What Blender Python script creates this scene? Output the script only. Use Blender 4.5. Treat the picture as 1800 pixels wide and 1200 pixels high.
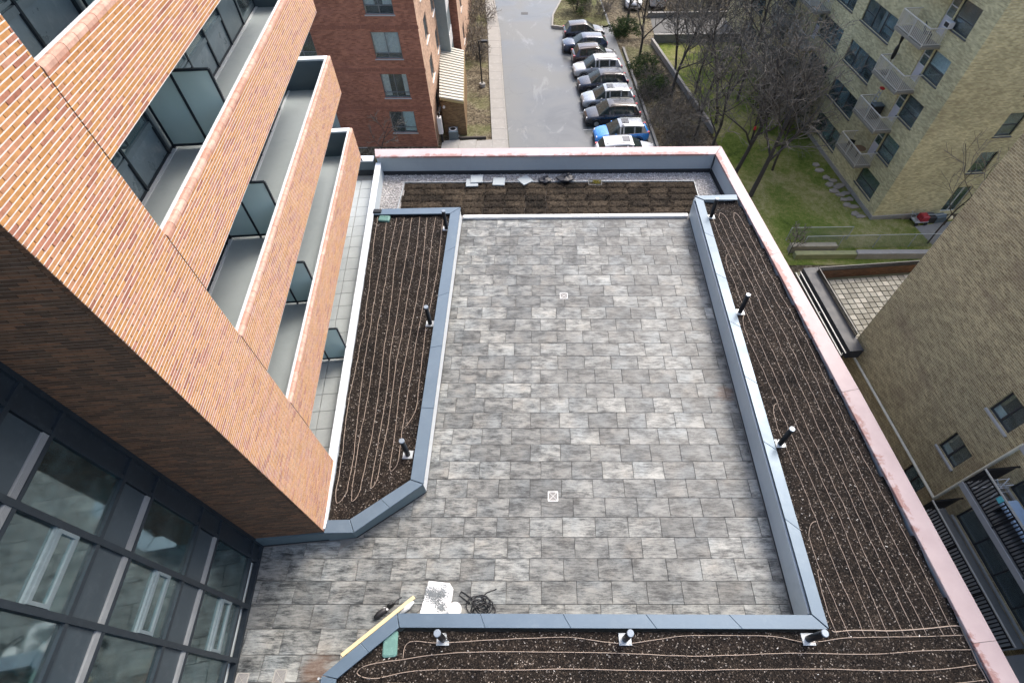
import bpy, math, random
from mathutils import Vector, Matrix, noise

for o in list(bpy.data.objects):
    bpy.data.objects.remove(o)
scene = bpy.context.scene
COL = scene.collection
R = math.radians

# ------------------------------------------------------------------ camera
CAM_H = 16.0
FPX, CX, CY = 912.0, 945.0, 600.0          # focal length and principal point in photo pixels (1800 x 1200)
TH = math.atan(1205.0 / 912.0)             # tilt below the horizon
cam_data = bpy.data.cameras.new('camera')
cam = bpy.data.objects.new('camera', cam_data)
COL.objects.link(cam)
cam.location = (0, 0, CAM_H)
cam.rotation_euler = (R(90) - TH, 0, 0)
cam_data.sensor_width = 36.0
cam_data.lens = 36.0 * FPX / 1800.0
cam_data.shift_x = -(CX - 900.0) / 1800.0
cam_data.clip_end = 1500.0
scene.camera = cam

# ------------------------------------------------------------------ sky, sun, exposure
SUN_EL = R(52)
sx, sy = 0.60, 0.80                        # horizontal direction towards the sun
world = bpy.data.worlds.new('World')
scene.world = world
world.use_nodes = True
wn = world.node_tree
wn.nodes.clear()
sky = wn.nodes.new('ShaderNodeTexSky')
sky.sky_type = 'NISHITA'
sky.sun_disc = False
sky.sun_elevation = SUN_EL
sky.sun_rotation = math.atan2(sx, sy)
sky.air_density = 1.0
sky.dust_density = 4.5
sky.ozone_density = 1.0
bg = wn.nodes.new('ShaderNodeBackground')
bg.inputs[1].default_value = 0.15
wo = wn.nodes.new('ShaderNodeOutputWorld')
wn.links.new(sky.outputs[0], bg.inputs[0])
wn.links.new(bg.outputs[0], wo.inputs[0])
sun_data = bpy.data.lights.new('sun', 'SUN')
sun_data.energy = 0.8
sun_data.angle = R(16)
sun_data.color = (1.0, 0.96, 0.91)
sun = bpy.data.objects.new('sun', sun_data)
COL.objects.link(sun)
sd = Vector((sx * math.cos(SUN_EL), sy * math.cos(SUN_EL), math.sin(SUN_EL)))
sun.rotation_euler = sd.to_track_quat('Z', 'Y').to_euler()
sun.location = (30, 40, 60)
scene.view_settings.view_transform = 'Standard'
scene.view_settings.look = 'None'
scene.view_settings.exposure = 1.46
scene.view_settings.gamma = 1.0
scene.view_settings.use_curve_mapping = False

# ------------------------------------------------------------------ pixel to place helpers
sT, cT = math.sin(TH), math.cos(TH)
def ray(u, v):
    x = (u - CX) / FPX
    y = (v - CY) / FPX
    return Vector((x, cT - y * sT, -sT - y * cT))
def onz(u, v, z):
    d = ray(u, v)
    t = (z - CAM_H) / d.z
    return Vector((t * d.x, t * d.y, z))

# ------------------------------------------------------------------ mesh builder
class MB:
    def __init__(self):
        self.v = []; self.f = []; self.uv = []; self.rnd = []; self.mi = []
    def face(self, pts, uv=None, rnd=0.0, mi=0):
        n = len(self.v)
        self.v.extend([tuple(p) for p in pts])
        self.f.append(tuple(range(n, n + len(pts))))
        self.uv.append(uv); self.rnd.append(rnd); self.mi.append(mi)
    def raw(self, vs, fs, rnd=0.0, mi=0):
        n = len(self.v)
        self.v.extend([tuple(p) for p in vs])
        for f in fs:
            self.f.append(tuple(i + n for i in f))
            self.uv.append(None); self.rnd.append(rnd); self.mi.append(mi)
    def box(self, x0, x1, y0, y1, z0, z1, rnd=0.0, mi=0, M=None):
        vs = [Vector(p) for p in ((x0,y0,z0),(x1,y0,z0),(x1,y1,z0),(x0,y1,z0),(x0,y0,z1),(x1,y0,z1),(x1,y1,z1),(x0,y1,z1))]
        if M is not None: vs = [M @ p for p in vs]
        self.raw(vs, ((3,2,1,0),(4,5,6,7),(0,1,5,4),(1,2,6,5),(2,3,7,6),(3,0,4,7)), rnd, mi)
    def bar(self, a, b, w, h, rnd=0.0, mi=0, up=Vector((0,0,1))):
        """box from a to b with cross-section w (sideways) by h (up)"""
        a = Vector(a); b = Vector(b)
        d = (b - a).normalized()
        s = d.cross(up)
        if s.length < 1e-4: s = d.cross(Vector((1,0,0)))
        s.normalize(); t = s.cross(d)
        s *= w / 2; t = t * h / 2
        vs = [a-s-t, a+s-t, a+s+t, a-s+t, b-s-t, b+s-t, b+s+t, b-s+t]
        self.raw(vs, ((0,1,2,3),(7,6,5,4),(4,5,1,0),(5,6,2,1),(6,7,3,2),(7,4,0,3)), rnd, mi)
    def prism(self, poly, z0, z1, rnd=0.0, mi=0, bottom=True):
        n = len(poly)
        vs = [(p[0], p[1], z0) for p in poly] + [(p[0], p[1], z1) for p in poly]
        fs = [tuple(range(n, 2*n))]
        if bottom: fs.append(tuple(reversed(range(n))))
        for i in range(n):
            j = (i + 1) % n
            fs.append((i, j, n + j, n + i))
        self.raw(vs, fs, rnd, mi)
    def chamfer_prism(self, poly, z0, z1, c=0.006, rnd=0.0, mi=0):
        n = len(poly)
        cx = sum(p[0] for p in poly) / n; cy = sum(p[1] for p in poly) / n
        ins = []
        for p in poly:
            dx, dy = cx - p[0], cy - p[1]
            l = math.hypot(dx, dy) or 1
            k = min(0.5, 1.4 * c / l)
            ins.append((p[0] + dx * k, p[1] + dy * k))
        vs = [(p[0], p[1], z0) for p in poly] + [(p[0], p[1], z1 - c) for p in poly] + [(p[0], p[1], z1) for p in ins]
        fs = [tuple(range(2*n, 3*n))]
        for i in range(n):
            j = (i + 1) % n
            fs.append((i, j, n + j, n + i)); fs.append((n + i, n + j, 2*n + j, 2*n + i))
        self.raw(vs, fs, rnd, mi)
    def tube(self, pts, rad, n=6, caps=True, rnd=0.0, mi=0):
        pts = [Vector(p) for p in pts]
        m = len(pts)
        if not hasattr(rad, '__len__'): rad = [rad] * m
        base = len(self.v)
        prev = None
        for i in range(m):
            d = (pts[min(i+1, m-1)] - pts[max(i-1, 0)])
            if d.length < 1e-9: d = Vector((0,0,1))
            d.normalize()
            if prev is None:
                a = Vector((0,0,1)) if abs(d.z) < 0.9 else Vector((1,0,0))
                s = d.cross(a).normalized()
            else:
                s = prev - d * prev.dot(d)
                if s.length < 1e-6: s = d.orthogonal()
                s.normalize()
            prev = s
            t = d.cross(s)
            for k in range(n):
                an = 2 * math.pi * k / n
                self.v.append(tuple(pts[i] + (s * math.cos(an) + t * math.sin(an)) * rad[i]))
        for i in range(m - 1):
            for k in range(n):
                k2 = (k + 1) % n
                self.f.append((base + i*n + k, base + i*n + k2, base + (i+1)*n + k2, base + (i+1)*n + k))
                self.uv.append(None); self.rnd.append(rnd); self.mi.append(mi)
        if caps:
            self.f.append(tuple(base + k for k in reversed(range(n))))
            self.f.append(tuple(base + (m-1)*n + k for k in range(n)))
            self.uv += [None, None]; self.rnd += [rnd, rnd]; self.mi += [mi, mi]
    def lathe(self, prof, n=16, M=None, mi=0, rnd=0.0):
        """prof: list of (radius, z)"""
        base = len(self.v)
        for r, z in prof:
            for k in range(n):
                an = 2 * math.pi * k / n
                p = Vector((r * math.cos(an), r * math.sin(an), z))
                if M is not None: p = M @ p
                self.v.append(tuple(p))
        for i in range(len(prof) - 1):
            for k in range(n):
                k2 = (k + 1) % n
                self.f.append((base + i*n + k, base + i*n + k2, base + (i+1)*n + k2, base + (i+1)*n + k))
                self.uv.append(None); self.rnd.append(rnd); self.mi.append(mi)
        self.f.append(tuple(base + k for k in reversed(range(n))))
        self.f.append(tuple(base + (len(prof)-1)*n + k for k in range(n)))
        self.uv += [None, None]; self.rnd += [rnd, rnd]; self.mi += [mi, mi]
    def mesh(self, name, mats, smooth=False):
        me = bpy.data.meshes.new(name)
        me.from_pydata(self.v, [], self.f)
        if not isinstance(mats, (list, tuple)): mats = [mats]
        for m in mats: me.materials.append(m)
        if any(self.mi): me.polygons.foreach_set('material_index', self.mi)
        if any(u is not None for u in self.uv):
            lay = me.uv_layers.new(name='UVMap')
            li = 0
            flat = []
            for f, u in zip(self.f, self.uv):
                for k in range(len(f)):
                    flat += (u[k] if u is not None else (0.0, 0.0))
            lay.data.foreach_set('uv', flat)
        if any(self.rnd):
            at = me.attributes.new('rnd', 'FLOAT', 'FACE')
            at.data.foreach_set('value', self.rnd)
        if smooth:
            me.polygons.foreach_set('use_smooth', [True] * len(self.f))
        me.update()
        return me
    def build(self, name, mats, parent=None, smooth=False, kind=None, loc=None, label=None):
        o = bpy.data.objects.new(name, self.mesh(name, mats, smooth))
        COL.objects.link(o)
        if parent is not None: o.parent = parent
        if loc is not None: o.location = loc
        if kind: o['kind'] = kind
        if label: o['label'] = label
        return o

def tag(o, label, cat, group=None):
    o['label'] = label; o['category'] = cat
    if group: o['group'] = group
    return o
def empty(name, loc=(0,0,0), rz=0.0, label=None, cat=None, group=None, kind=None, parent=None):
    o = bpy.data.objects.new(name, None)
    COL.objects.link(o)
    o.empty_display_size = 0.2
    o.location = loc; o.rotation_euler = (0, 0, rz)
    if label: o['label'] = label
    if cat: o['category'] = cat
    if group: o['group'] = group
    if kind: o['kind'] = kind
    if parent is not None: o.parent = parent
    return o
def struct(mb, name, mats, **k):
    return mb.build(name, mats, kind='structure', **k)
KIDS = {}
def copy_tree(o, parent=None):
    c = o.copy(); COL.objects.link(c); c.parent = parent
    for ch in [q for q in bpy.data.objects if q.parent is o]:
        copy_tree(ch, c)
    return c

# ------------------------------------------------------------------ materials
def mat(name):
    m = bpy.data.materials.new(name); m.use_nodes = True
    nt = m.node_tree; nt.nodes.clear()
    out = nt.nodes.new('ShaderNodeOutputMaterial')
    return m, nt, out
def N(nt, t, **k):
    n = nt.nodes.new(t)
    for a, b in k.items(): setattr(n, a, b)
    return n
def ramp(nt, fac, stops, interp='LINEAR'):
    r = N(nt, 'ShaderNodeValToRGB'); r.color_ramp.interpolation = interp
    e = r.color_ramp.elements
    while len(e) < len(stops): e.new(0.5)
    for q, (p, c) in zip(e, stops):
        q.position = p; q.color = (c[0], c[1], c[2], 1) if len(c) == 3 else c
    nt.links.new(fac, r.inputs[0])
    return r.outputs[0]
def mixc(nt, fac, a, b, mode='MIX'):
    m = N(nt, 'ShaderNodeMix', data_type='RGBA', blend_type=mode)
    for sock, val in ((m.inputs[0], fac), (m.inputs[6], a), (m.inputs[7], b)):
        if hasattr(val, 'default_value') or hasattr(val, 'links'): nt.links.new(val, sock)
        elif isinstance(val, (int, float)): sock.default_value = val
        else: sock.default_value = (val[0], val[1], val[2], 1)
    return m.outputs[2]
def math_(nt, op, a, b=None, clamp=False):
    m = N(nt, 'ShaderNodeMath', operation=op); m.use_clamp = clamp
    for s, val in ((m.inputs[0], a), (m.inputs[1], b)):
        if val is None: continue
        if isinstance(val, (int, float)): s.default_value = val
        else: nt.links.new(val, s)
    return m.outputs[0]
def coords(nt, kind='Object', scale=(1,1,1), offset_random=0.0, world=False):
    """object-space coordinates; offset_random shifts them for each object so alike pieces differ"""
    if world:
        g = N(nt, 'ShaderNodeNewGeometry'); src = g.outputs['Position']
    else:
        tc = N(nt, 'ShaderNodeTexCoord'); src = tc.outputs[kind]
    if offset_random:
        oi = N(nt, 'ShaderNodeObjectInfo')
        at = N(nt, 'ShaderNodeAttribute', attribute_name='rnd')
        sm = math_(nt, 'ADD', oi.outputs['Random'], at.outputs['Fac'])
        ml = math_(nt, 'MULTIPLY', sm, offset_random)
        va = N(nt, 'ShaderNodeVectorMath', operation='ADD')
        nt.links.new(src, va.inputs[0]); nt.links.new(ml, va.inputs[1])
        src = va.outputs[0]
    mp = N(nt, 'ShaderNodeMapping')
    mp.inputs['Scale'].default_value = scale
    nt.links.new(src, mp.inputs[0])
    return mp.outputs[0]
def noise_(nt, vec, scale, detail=4, rough=0.55, dist=0.0, out=0):
    n = N(nt, 'ShaderNodeTexNoise')
    n.inputs['Scale'].default_value = scale; n.inputs['Detail'].default_value = detail
    n.inputs['Roughness'].default_value = rough; n.inputs['Distortion'].default_value = dist
    nt.links.new(vec, n.inputs['Vector'])
    return n.outputs[out]
def voro(nt, vec, scale, out='Distance', feature='F1'):
    n = N(nt, 'ShaderNodeTexVoronoi', feature=feature)
    n.inputs['Scale'].default_value = scale
    nt.links.new(vec, n.inputs['Vector'])
    return n.outputs[out]
def bump(nt, h, strength=0.3, dist=0.02, nrm=None):
    b = N(nt, 'ShaderNodeBump')
    b.inputs['Strength'].default_value = strength; b.inputs['Distance'].default_value = dist
    nt.links.new(h, b.inputs['Height'])
    if nrm is not None: nt.links.new(nrm, b.inputs['Normal'])
    return b.outputs[0]
def princ(nt, out, color, rough=0.7, metal=0.0, nrm=None, spec=0.5, coat=0.0):
    p = N(nt, 'ShaderNodeBsdfPrincipled')
    for s, val in ((p.inputs['Base Color'], color), (p.inputs['Roughness'], rough), (p.inputs['Metallic'], metal)):
        if isinstance(val, (int, float)): s.default_value = val
        elif isinstance(val, (tuple, list)): s.default_value = (val[0], val[1], val[2], 1)
        else: nt.links.new(val, s)
    p.inputs['Specular IOR Level'].default_value = spec
    p.inputs['Coat Weight'].default_value = coat
    p.inputs['Coat Roughness'].default_value = 0.04
    if nrm is not None: nt.links.new(nrm, p.inputs['Normal'])
    nt.links.new(p.outputs[0], out.inputs[0])
    return p
MATS = {}
def plain(name, col, rough=0.6, metal=0.0, var=0.12, scale=3.0, bumpy=0.0, spec=0.5, coat=0.0, stain=None):
    """painted / coated material with slight mottling so that no surface is dead flat"""
    if name in MATS: return MATS[name]
    m, nt, out = mat(name)
    v = coords(nt, offset_random=7.0)
    n1 = noise_(nt, v, scale, 5, 0.6)
    n2 = noise_(nt, v, scale * 9, 3, 0.6)
    f = math_(nt, 'ADD', math_(nt, 'MULTIPLY', n1, 0.7), math_(nt, 'MULTIPLY', n2, 0.3))
    a = tuple(c * (1 - var) for c in col); b = tuple(min(1, c * (1 + var)) for c in col)
    c = ramp(nt, f, [(0.3, a), (0.7, b)])
    if stain:
        s = ramp(nt, noise_(nt, v, scale * 2.3, 6, 0.7, 0.5), [(0.52, (0,0,0)), (0.72, (1,1,1))])
        c = mixc(nt, math_(nt, 'MULTIPLY', s, stain[1]), c, stain[0])
    r = ramp(nt, n1, [(0.3, (rough * 0.85,) * 3), (0.7, (min(1, rough * 1.15),) * 3)])
    nr = bump(nt, n2, bumpy, 0.01) if bumpy else None
    princ(nt, out, c, r, metal, nr, spec, coat)
    MATS[name] = m
    return m

def m_tile():
    m, nt, out = mat('weathered_paver')
    v = coords(nt, offset_random=37.0)
    def stretched(sc):
        st = N(nt, 'ShaderNodeMapping'); st.inputs['Scale'].default_value = sc
        nt.links.new(v, st.inputs[0]); return st.outputs[0]
    blot = noise_(nt, stretched((0.9, 2.2, 1.0)), 1.9, 8, 0.68, 0.25)      # dark washes
    streak = noise_(nt, stretched((1.0, 7.5, 1.0)), 3.4, 8, 0.74, 0.35)     # drawn out along the piece
    grit = noise_(nt, stretched((1.0, 1.6, 1.0)), 26.0, 5, 0.75)
    f = math_(nt, 'ADD', math_(nt, 'MULTIPLY', blot, 0.46), math_(nt, 'ADD', math_(nt, 'MULTIPLY', streak, 0.40), math_(nt, 'MULTIPLY', grit, 0.14)))
    c = ramp(nt, f, [(0.405, (0.030, 0.033, 0.034)), (0.445, (0.078, 0.082, 0.082)), (0.485, (0.160, 0.165, 0.161)), (0.535, (0.262, 0.265, 0.253)), (0.61, (0.370, 0.369, 0.350))])
    # grime gathered at the ends of a piece
    tco = N(nt, 'ShaderNodeTexCoord'); sxy = N(nt, 'ShaderNodeSeparateXYZ'); nt.links.new(tco.outputs['Object'], sxy.inputs[0])
    ends = ramp(nt, math_(nt, 'ABSOLUTE', sxy.outputs[0]), [(0.36, (0,0,0)), (0.50, (1,1,1))])
    endn = ramp(nt, noise_(nt, stretched((1.6, 1.2, 1.0)), 3.0, 7, 0.72, 0.3), [(0.50, (0,0,0)), (0.64, (1,1,1))])
    c = mixc(nt, math_(nt, 'MULTIPLY', math_(nt, 'MULTIPLY', ends, endn), 0.62), c, (0.055, 0.058, 0.058))
    t1 = ramp(nt, noise_(nt, v, 1.1, 3, 0.5), [(0.45, (0,0,0)), (0.68, (1,1,1))])
    c = mixc(nt, math_(nt, 'MULTIPLY', t1, 0.38), c, (0.72, 0.86, 1.0), 'MULTIPLY')
    v2 = coords(nt, offset_random=91.0)
    t2 = ramp(nt, noise_(nt, v2, 1.6, 4, 0.6), [(0.52, (0,0,0)), (0.72, (1,1,1))])
    c = mixc(nt, math_(nt, 'MULTIPLY', t2, 0.38), c, (1.0, 0.86, 0.74), 'MULTIPLY')
    # tone of each piece
    oi = N(nt, 'ShaderNodeObjectInfo'); at = N(nt, 'ShaderNodeAttribute', attribute_name='rnd')
    rr = math_(nt, 'FRACT', math_(nt, 'ADD', math_(nt, 'MULTIPLY', oi.outputs['Random'], 5.37), at.outputs['Fac']))
    tone = ramp(nt, rr, [(0.0, (0.57, 0.580, 0.575)), (0.5, (0.79, 0.80, 0.785)), (1.0, (1.05, 1.055, 1.02))])
    c = mixc(nt, 1.0, c, tone, 'MULTIPLY')
    w = coords(nt, world=True)
    d = ramp(nt, noise_(nt, w, 0.35, 5, 0.6), [(0.42, (0.82, 0.82, 0.82)), (0.60, (1.03, 1.03, 1.03))])
    c = mixc(nt, 1.0, c, d, 'MULTIPLY')
    # two rusty stains with fixed places on the terrace
    for px_, py_, rad_, amt in ((-5.75, 1.30, .55, .42), (6.75, 9.75, .42, .34), (-6.9, 0.6, .4, .25)):
        dn = N(nt, 'ShaderNodeVectorMath', operation='DISTANCE'); dn.inputs[1].default_value = (px_, py_, 0)
        nt.links.new(w, dn.inputs[0])
        q_ = math_(nt, 'ADD', math_(nt, 'DIVIDE', dn.outputs['Value'], rad_), math_(nt, 'MULTIPLY', math_(nt, 'SUBTRACT', blot, .5), 2.2))
        st_ = ramp(nt, q_, [(0.35, (amt,)*3), (1.0, (0,0,0))])
        c = mixc(nt, st_, c, (0.17, 0.085, 0.042))
    rgh = ramp(nt, f, [(0.3, (0.42,)*3), (0.7, (0.7,)*3)])
    nr = bump(nt, math_(nt, 'ADD', streak, math_(nt, 'MULTIPLY', grit, .5)), 0.3, 0.006)
    princ(nt, out, c, rgh, 0, nr, 0.4)
    return m
def m_brick(name, stops, eff_amt=0.35):
    m, nt, out = mat(name)
    oi = N(nt, 'ShaderNodeObjectInfo'); at = N(nt, 'ShaderNodeAttribute', attribute_name='rnd')
    rr = math_(nt, 'FRACT', math_(nt, 'ADD', math_(nt, 'MULTIPLY', oi.outputs['Random'], 7.31), at.outputs['Fac']))
    c = ramp(nt, rr, stops)
    v = coords(nt, offset_random=53.0)
    n1 = noise_(nt, v, 9.0, 5, 0.65)
    c = mixc(nt, 1.0, c, ramp(nt, n1, [(0.3, (0.72, 0.70, 0.68)), (0.65, (1.1, 1.08, 1.06))]), 'MULTIPLY')
    w = coords(nt, world=True)
    eff = ramp(nt, noise_(nt, w, 1.3, 6, 0.7, 0.4), [(0.60, (0,0,0)), (0.75, (1,1,1))])
    c = mixc(nt, math_(nt, 'MULTIPLY', eff, eff_amt), c, (0.62, 0.48, 0.42))
    n2 = noise_(nt, v, 60.0, 3, 0.6)
    princ(nt, out, c, 0.75, 0, bump(nt, n2, 0.25, 0.004), 0.35)
    return m
def m_brickwall(name, cols, mortar, bw=0.24, bh=0.075, scale=1.0, patch=None, msize=0.011):
    """far brickwork, bricks too small to tell apart singly; UVs are metres along the wall and up"""
    m, nt, out = mat(name)
    tc = N(nt, 'ShaderNodeTexCoord')
    b = N(nt, 'ShaderNodeTexBrick')
    b.inputs['Scale'].default_value = 1.0
    b.inputs['Brick Width'].default_value = bw; b.inputs['Row Height'].default_value = bh
    b.inputs['Mortar Size'].default_value = msize; b.inputs['Mortar Smooth'].default_value = 0.2
    b.inputs['Bias'].default_value = 0.0
    b.inputs['Color1'].default_value = (*cols[0], 1); b.inputs['Color2'].default_value = (*cols[1], 1)
    b.inputs['Mortar'].default_value = (*mortar, 1)
    nt.links.new(tc.outputs['UV'], b.inputs['Vector'])
    # extra tones brick by brick on the same grid
    sp = N(nt, 'ShaderNodeSeparateXYZ'); nt.links.new(tc.outputs['UV'], sp.inputs[0])
    row = math_(nt, 'FLOOR', math_(nt, 'DIVIDE', sp.outputs[1], bh))
    half = math_(nt, 'MULTIPLY', math_(nt, 'MODULO', row, 2.0), 0.5)
    colm = math_(nt, 'FLOOR', math_(nt, 'ADD', math_(nt, 'DIVIDE', sp.outputs[0], bw), half))
    cmb = N(nt, 'ShaderNodeCombineXYZ'); nt.links.new(colm, cmb.inputs[0]); nt.links.new(row, cmb.inputs[1])
    wn_ = N(nt, 'ShaderNodeTexWhiteNoise', noise_dimensions='2D'); nt.links.new(cmb.outputs[0], wn_.inputs['Vector'])
    tone = ramp(nt, wn_.outputs['Value'], [(0.0, (0.76, 0.74, 0.72)), (0.5, (0.98, 0.97, 0.96)), (1.0, (1.20, 1.19, 1.15))])
    c = mixc(nt, 1.0, b.outputs['Color'], tone, 'MULTIPLY')
    w = coords(nt, world=True)
    big = noise_(nt, w, 0.28, 4, 0.55, 0.0)
    c = mixc(nt, 1.0, c, ramp(nt, big, [(0.35, (0.82, 0.82, 0.82)), (0.62, (1.06, 1.06, 1.06))]), 'MULTIPLY')
    if patch:
        st = N(nt, 'ShaderNodeMapping'); st.inputs['Scale'].default_value = (1, 1, 1.7)
        nt.links.new(w, st.inputs[0])
        p = ramp(nt, noise_(nt, st.outputs[0], 0.5, 4, 0.6, 0.0), [(0.55, (0,0,0)), (0.70, (1,1,1))])
        c = mixc(nt, math_(nt, 'MULTIPLY', p, 0.40), c, patch)
    n2 = noise_(nt, w, 24.0, 3, 0.6)
    h = math_(nt, 'ADD', math_(nt, 'MULTIPLY', b.outputs['Fac'], -1.0), math_(nt, 'MULTIPLY', n2, 0.1))
    princ(nt, out, c, 0.85, 0, bump(nt, h, 0.2, 0.006), 0.25)
    return m
def m_soil():
    m, nt, out = mat('dark_mulch')
    v = coords(nt, world=True)
    cell = N(nt, 'ShaderNodeTexVoronoi', feature='F1'); cell.inputs['Scale'].default_value = 38.0
    nt.links.new(v, cell.inputs['Vector'])
    sep = N(nt, 'ShaderNodeSeparateColor'); nt.links.new(cell.outputs['Color'], sep.inputs[0])
    c = ramp(nt, sep.outputs[0], [(0.0, (0.006, 0.005, 0.0045)), (0.6, (0.017, 0.0135, 0.011)), (0.86, (0.036, 0.028, 0.022)), (0.96, (0.09, 0.078, 0.066)), (1.0, (0.30, 0.28, 0.26))])
    big = noise_(nt, v, 1.2, 6, 0.7)
    c = mixc(nt, 1.0, c, ramp(nt, big, [(0.35, (0.55, 0.55, 0.56)), (0.65, (1.35, 1.28, 1.2))]), 'MULTIPLY')
    h = math_(nt, 'ADD', math_(nt, 'MULTIPLY', sep.outputs[1], 0.6), noise_(nt, v, 14.0, 5, 0.7))
    princ(nt, out, c, 0.95, 0, bump(nt, h, 0.9, 0.04), 0.2)
    return m
def m_coping():
    m, nt, out = mat('worn_pink_coping')
    v = coords(nt, offset_random=11.0)
    n1 = noise_(nt, v, 1.1, 5, 0.6)
    c = ramp(nt, n1, [(0.3, (0.37, 0.288, 0.285)), (0.7, (0.44, 0.352, 0.346))])
    # wear: red undercoat shows through, strongest along the roof-side edge (Generated y near 0)
    at = N(nt, 'ShaderNodeTexCoord')
    sp = N(nt, 'ShaderNodeSeparateXYZ'); nt.links.new(at.outputs['UV'], sp.inputs[0])
    edge = ramp(nt, sp.outputs[0], [(0.0, (.85,)*3), (0.25, (0.70,)*3), (0.5, (0.25,)*3), (1.0, (0,0,0))])
    w = noise_(nt, v, 3.2, 8, 0.75, 0.6)
    gate = noise_(nt, v, 0.45, 3, 0.5)
    f = math_(nt, 'ADD', math_(nt, 'MULTIPLY', edge, 0.30), math_(nt, 'ADD', math_(nt, 'MULTIPLY', w, 0.62), math_(nt, 'MULTIPLY', gate, 0.42)))
    wear = ramp(nt, f, [(0.735, (0,0,0)), (0.80, (1,1,1))])
    c = mixc(nt, math_(nt, 'MULTIPLY', wear, 0.72), c, (0.235, 0.095, 0.075))
    spots = ramp(nt, noise_(nt, v, 9.0, 4, 0.7), [(0.70, (0,0,0)), (0.76, (1,1,1))])
    c = mixc(nt, math_(nt, 'MULTIPLY', spots, 0.6), c, (0.22, 0.09, 0.07))
    princ(nt, out, c, 0.55, 0, bump(nt, w, 0.12, 0.004), 0.4)
    return m
def m_grass():
    m, nt, out = mat('patchy_lawn')
    v = coords(nt, world=True)
    a = noise_(nt, v, 0.30, 6, 0.65, 0.4)
    b = noise_(nt, v, 3.5, 6, 0.75)
    f = math_(nt, 'ADD', math_(nt, 'MULTIPLY', a, 0.62), math_(nt, 'MULTIPLY', b, 0.38))
    c = ramp(nt, f, [(0.36, (0.055, 0.088, 0.016)), (0.45, (0.115, 0.160, 0.030)), (0.52, (0.190, 0.205, 0.065)), (0.62, (0.32, 0.29, 0.155))])
    fi = noise_(nt, v, 16.0, 4, 0.8)
    c = mixc(nt, 1.0, c, ramp(nt, fi, [(0.3, (0.45, 0.48, 0.42)), (0.7, (1.5, 1.45, 1.4))]), 'MULTIPLY')
    princ(nt, out, c, 0.95, 0, bump(nt, fi, 0.9, 0.08), 0.15)
    return m
def m_dirt(name='leaf_litter', tint=(1, 1, 1)):
    m, nt, out = mat(name)
    v = coords(nt, world=True)
    cell = N(nt, 'ShaderNodeTexVoronoi', feature='F1'); cell.inputs['Scale'].default_value = 7.0
    nt.links.new(v, cell.inputs['Vector'])
    sep = N(nt, 'ShaderNodeSeparateColor'); nt.links.new(cell.outputs['Color'], sep.inputs[0])
    a = noise_(nt, v, 0.5, 7, 0.7)
    f = math_(nt, 'ADD', math_(nt, 'MULTIPLY', a, 0.7), math_(nt, 'MULTIPLY', sep.outputs[0], 0.3))
    c = ramp(nt, f, [(0.3, (0.035, 0.028, 0.018)), (0.5, (0.10, 0.083, 0.056)), (0.62, (0.17, 0.145, 0.10)), (0.8, (0.27, 0.24, 0.18))])
    g = ramp(nt, noise_(nt, v, 0.25, 4, 0.6), [(0.52, (0,0,0)), (0.66, (1,1,1))])
    c = mixc(nt, math_(nt, 'MULTIPLY', g, 0.6), c, (0.085, 0.10, 0.03))
    c = mixc(nt, 1.0, c, tint, 'MULTIPLY')
    princ(nt, out, c, 0.95, 0, bump(nt, noise_(nt, v, 9.0, 5, 0.8), 0.9, 0.06), 0.15)
    return m
def m_asphalt():
    m, nt, out = mat('wet_patched_asphalt')
    v = coords(nt, world=True)
    a = noise_(nt, v, 0.22, 5, 0.6, 0.6)
    b = noise_(nt, v, 30.0, 3, 0.7)
    c = ramp(nt, a, [(0.35, (0.070, 0.076, 0.077)), (0.6, (0.128, 0.137, 0.137))])
    c = mixc(nt, 1.0, c, ramp(nt, b, [(0.3, (0.85,)*3), (0.7, (1.12,)*3)]), 'MULTIPLY')
    # cracks
    dv = N(nt, 'ShaderNodeVectorMath', operation='ADD')
    nz = N(nt, 'ShaderNodeTexNoise'); nz.inputs['Scale'].default_value = 0.6; nz.inputs['Detail'].default_value = 9; nz.inputs['Roughness'].default_value = 0.7
    nt.links.new(v, nz.inputs['Vector']); nt.links.new(v, dv.inputs[0]); nt.links.new(nz.outputs['Color'], dv.inputs[1])
    cr = N(nt, 'ShaderNodeTexVoronoi', feature='DISTANCE_TO_EDGE'); cr.inputs['Scale'].default_value = 0.5
    nt.links.new(dv.outputs[0], cr.inputs['Vector'])
    ck = ramp(nt, cr.outputs['Distance'], [(0.0, (1,1,1)), (0.016, (0,0,0))])
    gate = ramp(nt, noise_(nt, v, 0.17, 3, 0.5), [(0.46, (0,0,0)), (0.56, (1,1,1))])
    c = mixc(nt, math_(nt, 'MULTIPLY', math_(nt, 'MULTIPLY', ck, gate), 0.55), c, (0.06, 0.065, 0.07))
    # bleached salt patches and traces of old paint
    st = N(nt, 'ShaderNodeMapping'); st.inputs['Scale'].default_value = (1.0, 0.38, 1.0)
    nt.links.new(v, st.inputs[0])
    salt = ramp(nt, noise_(nt, st.outputs[0], 0.62, 7, 0.72, 0.8), [(0.57, (0,0,0)), (0.70, (1,1,1))])
    c = mixc(nt, math_(nt, 'MULTIPLY', salt, 0.5), c, (0.26, 0.272, 0.272))
    wet = ramp(nt, a, [(0.40, (0.28,)*3), (0.6, (0.62,)*3)])
    princ(nt, out, c, wet, 0, bump(nt, b, 0.15, 0.005), 0.5)
    return m
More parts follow.
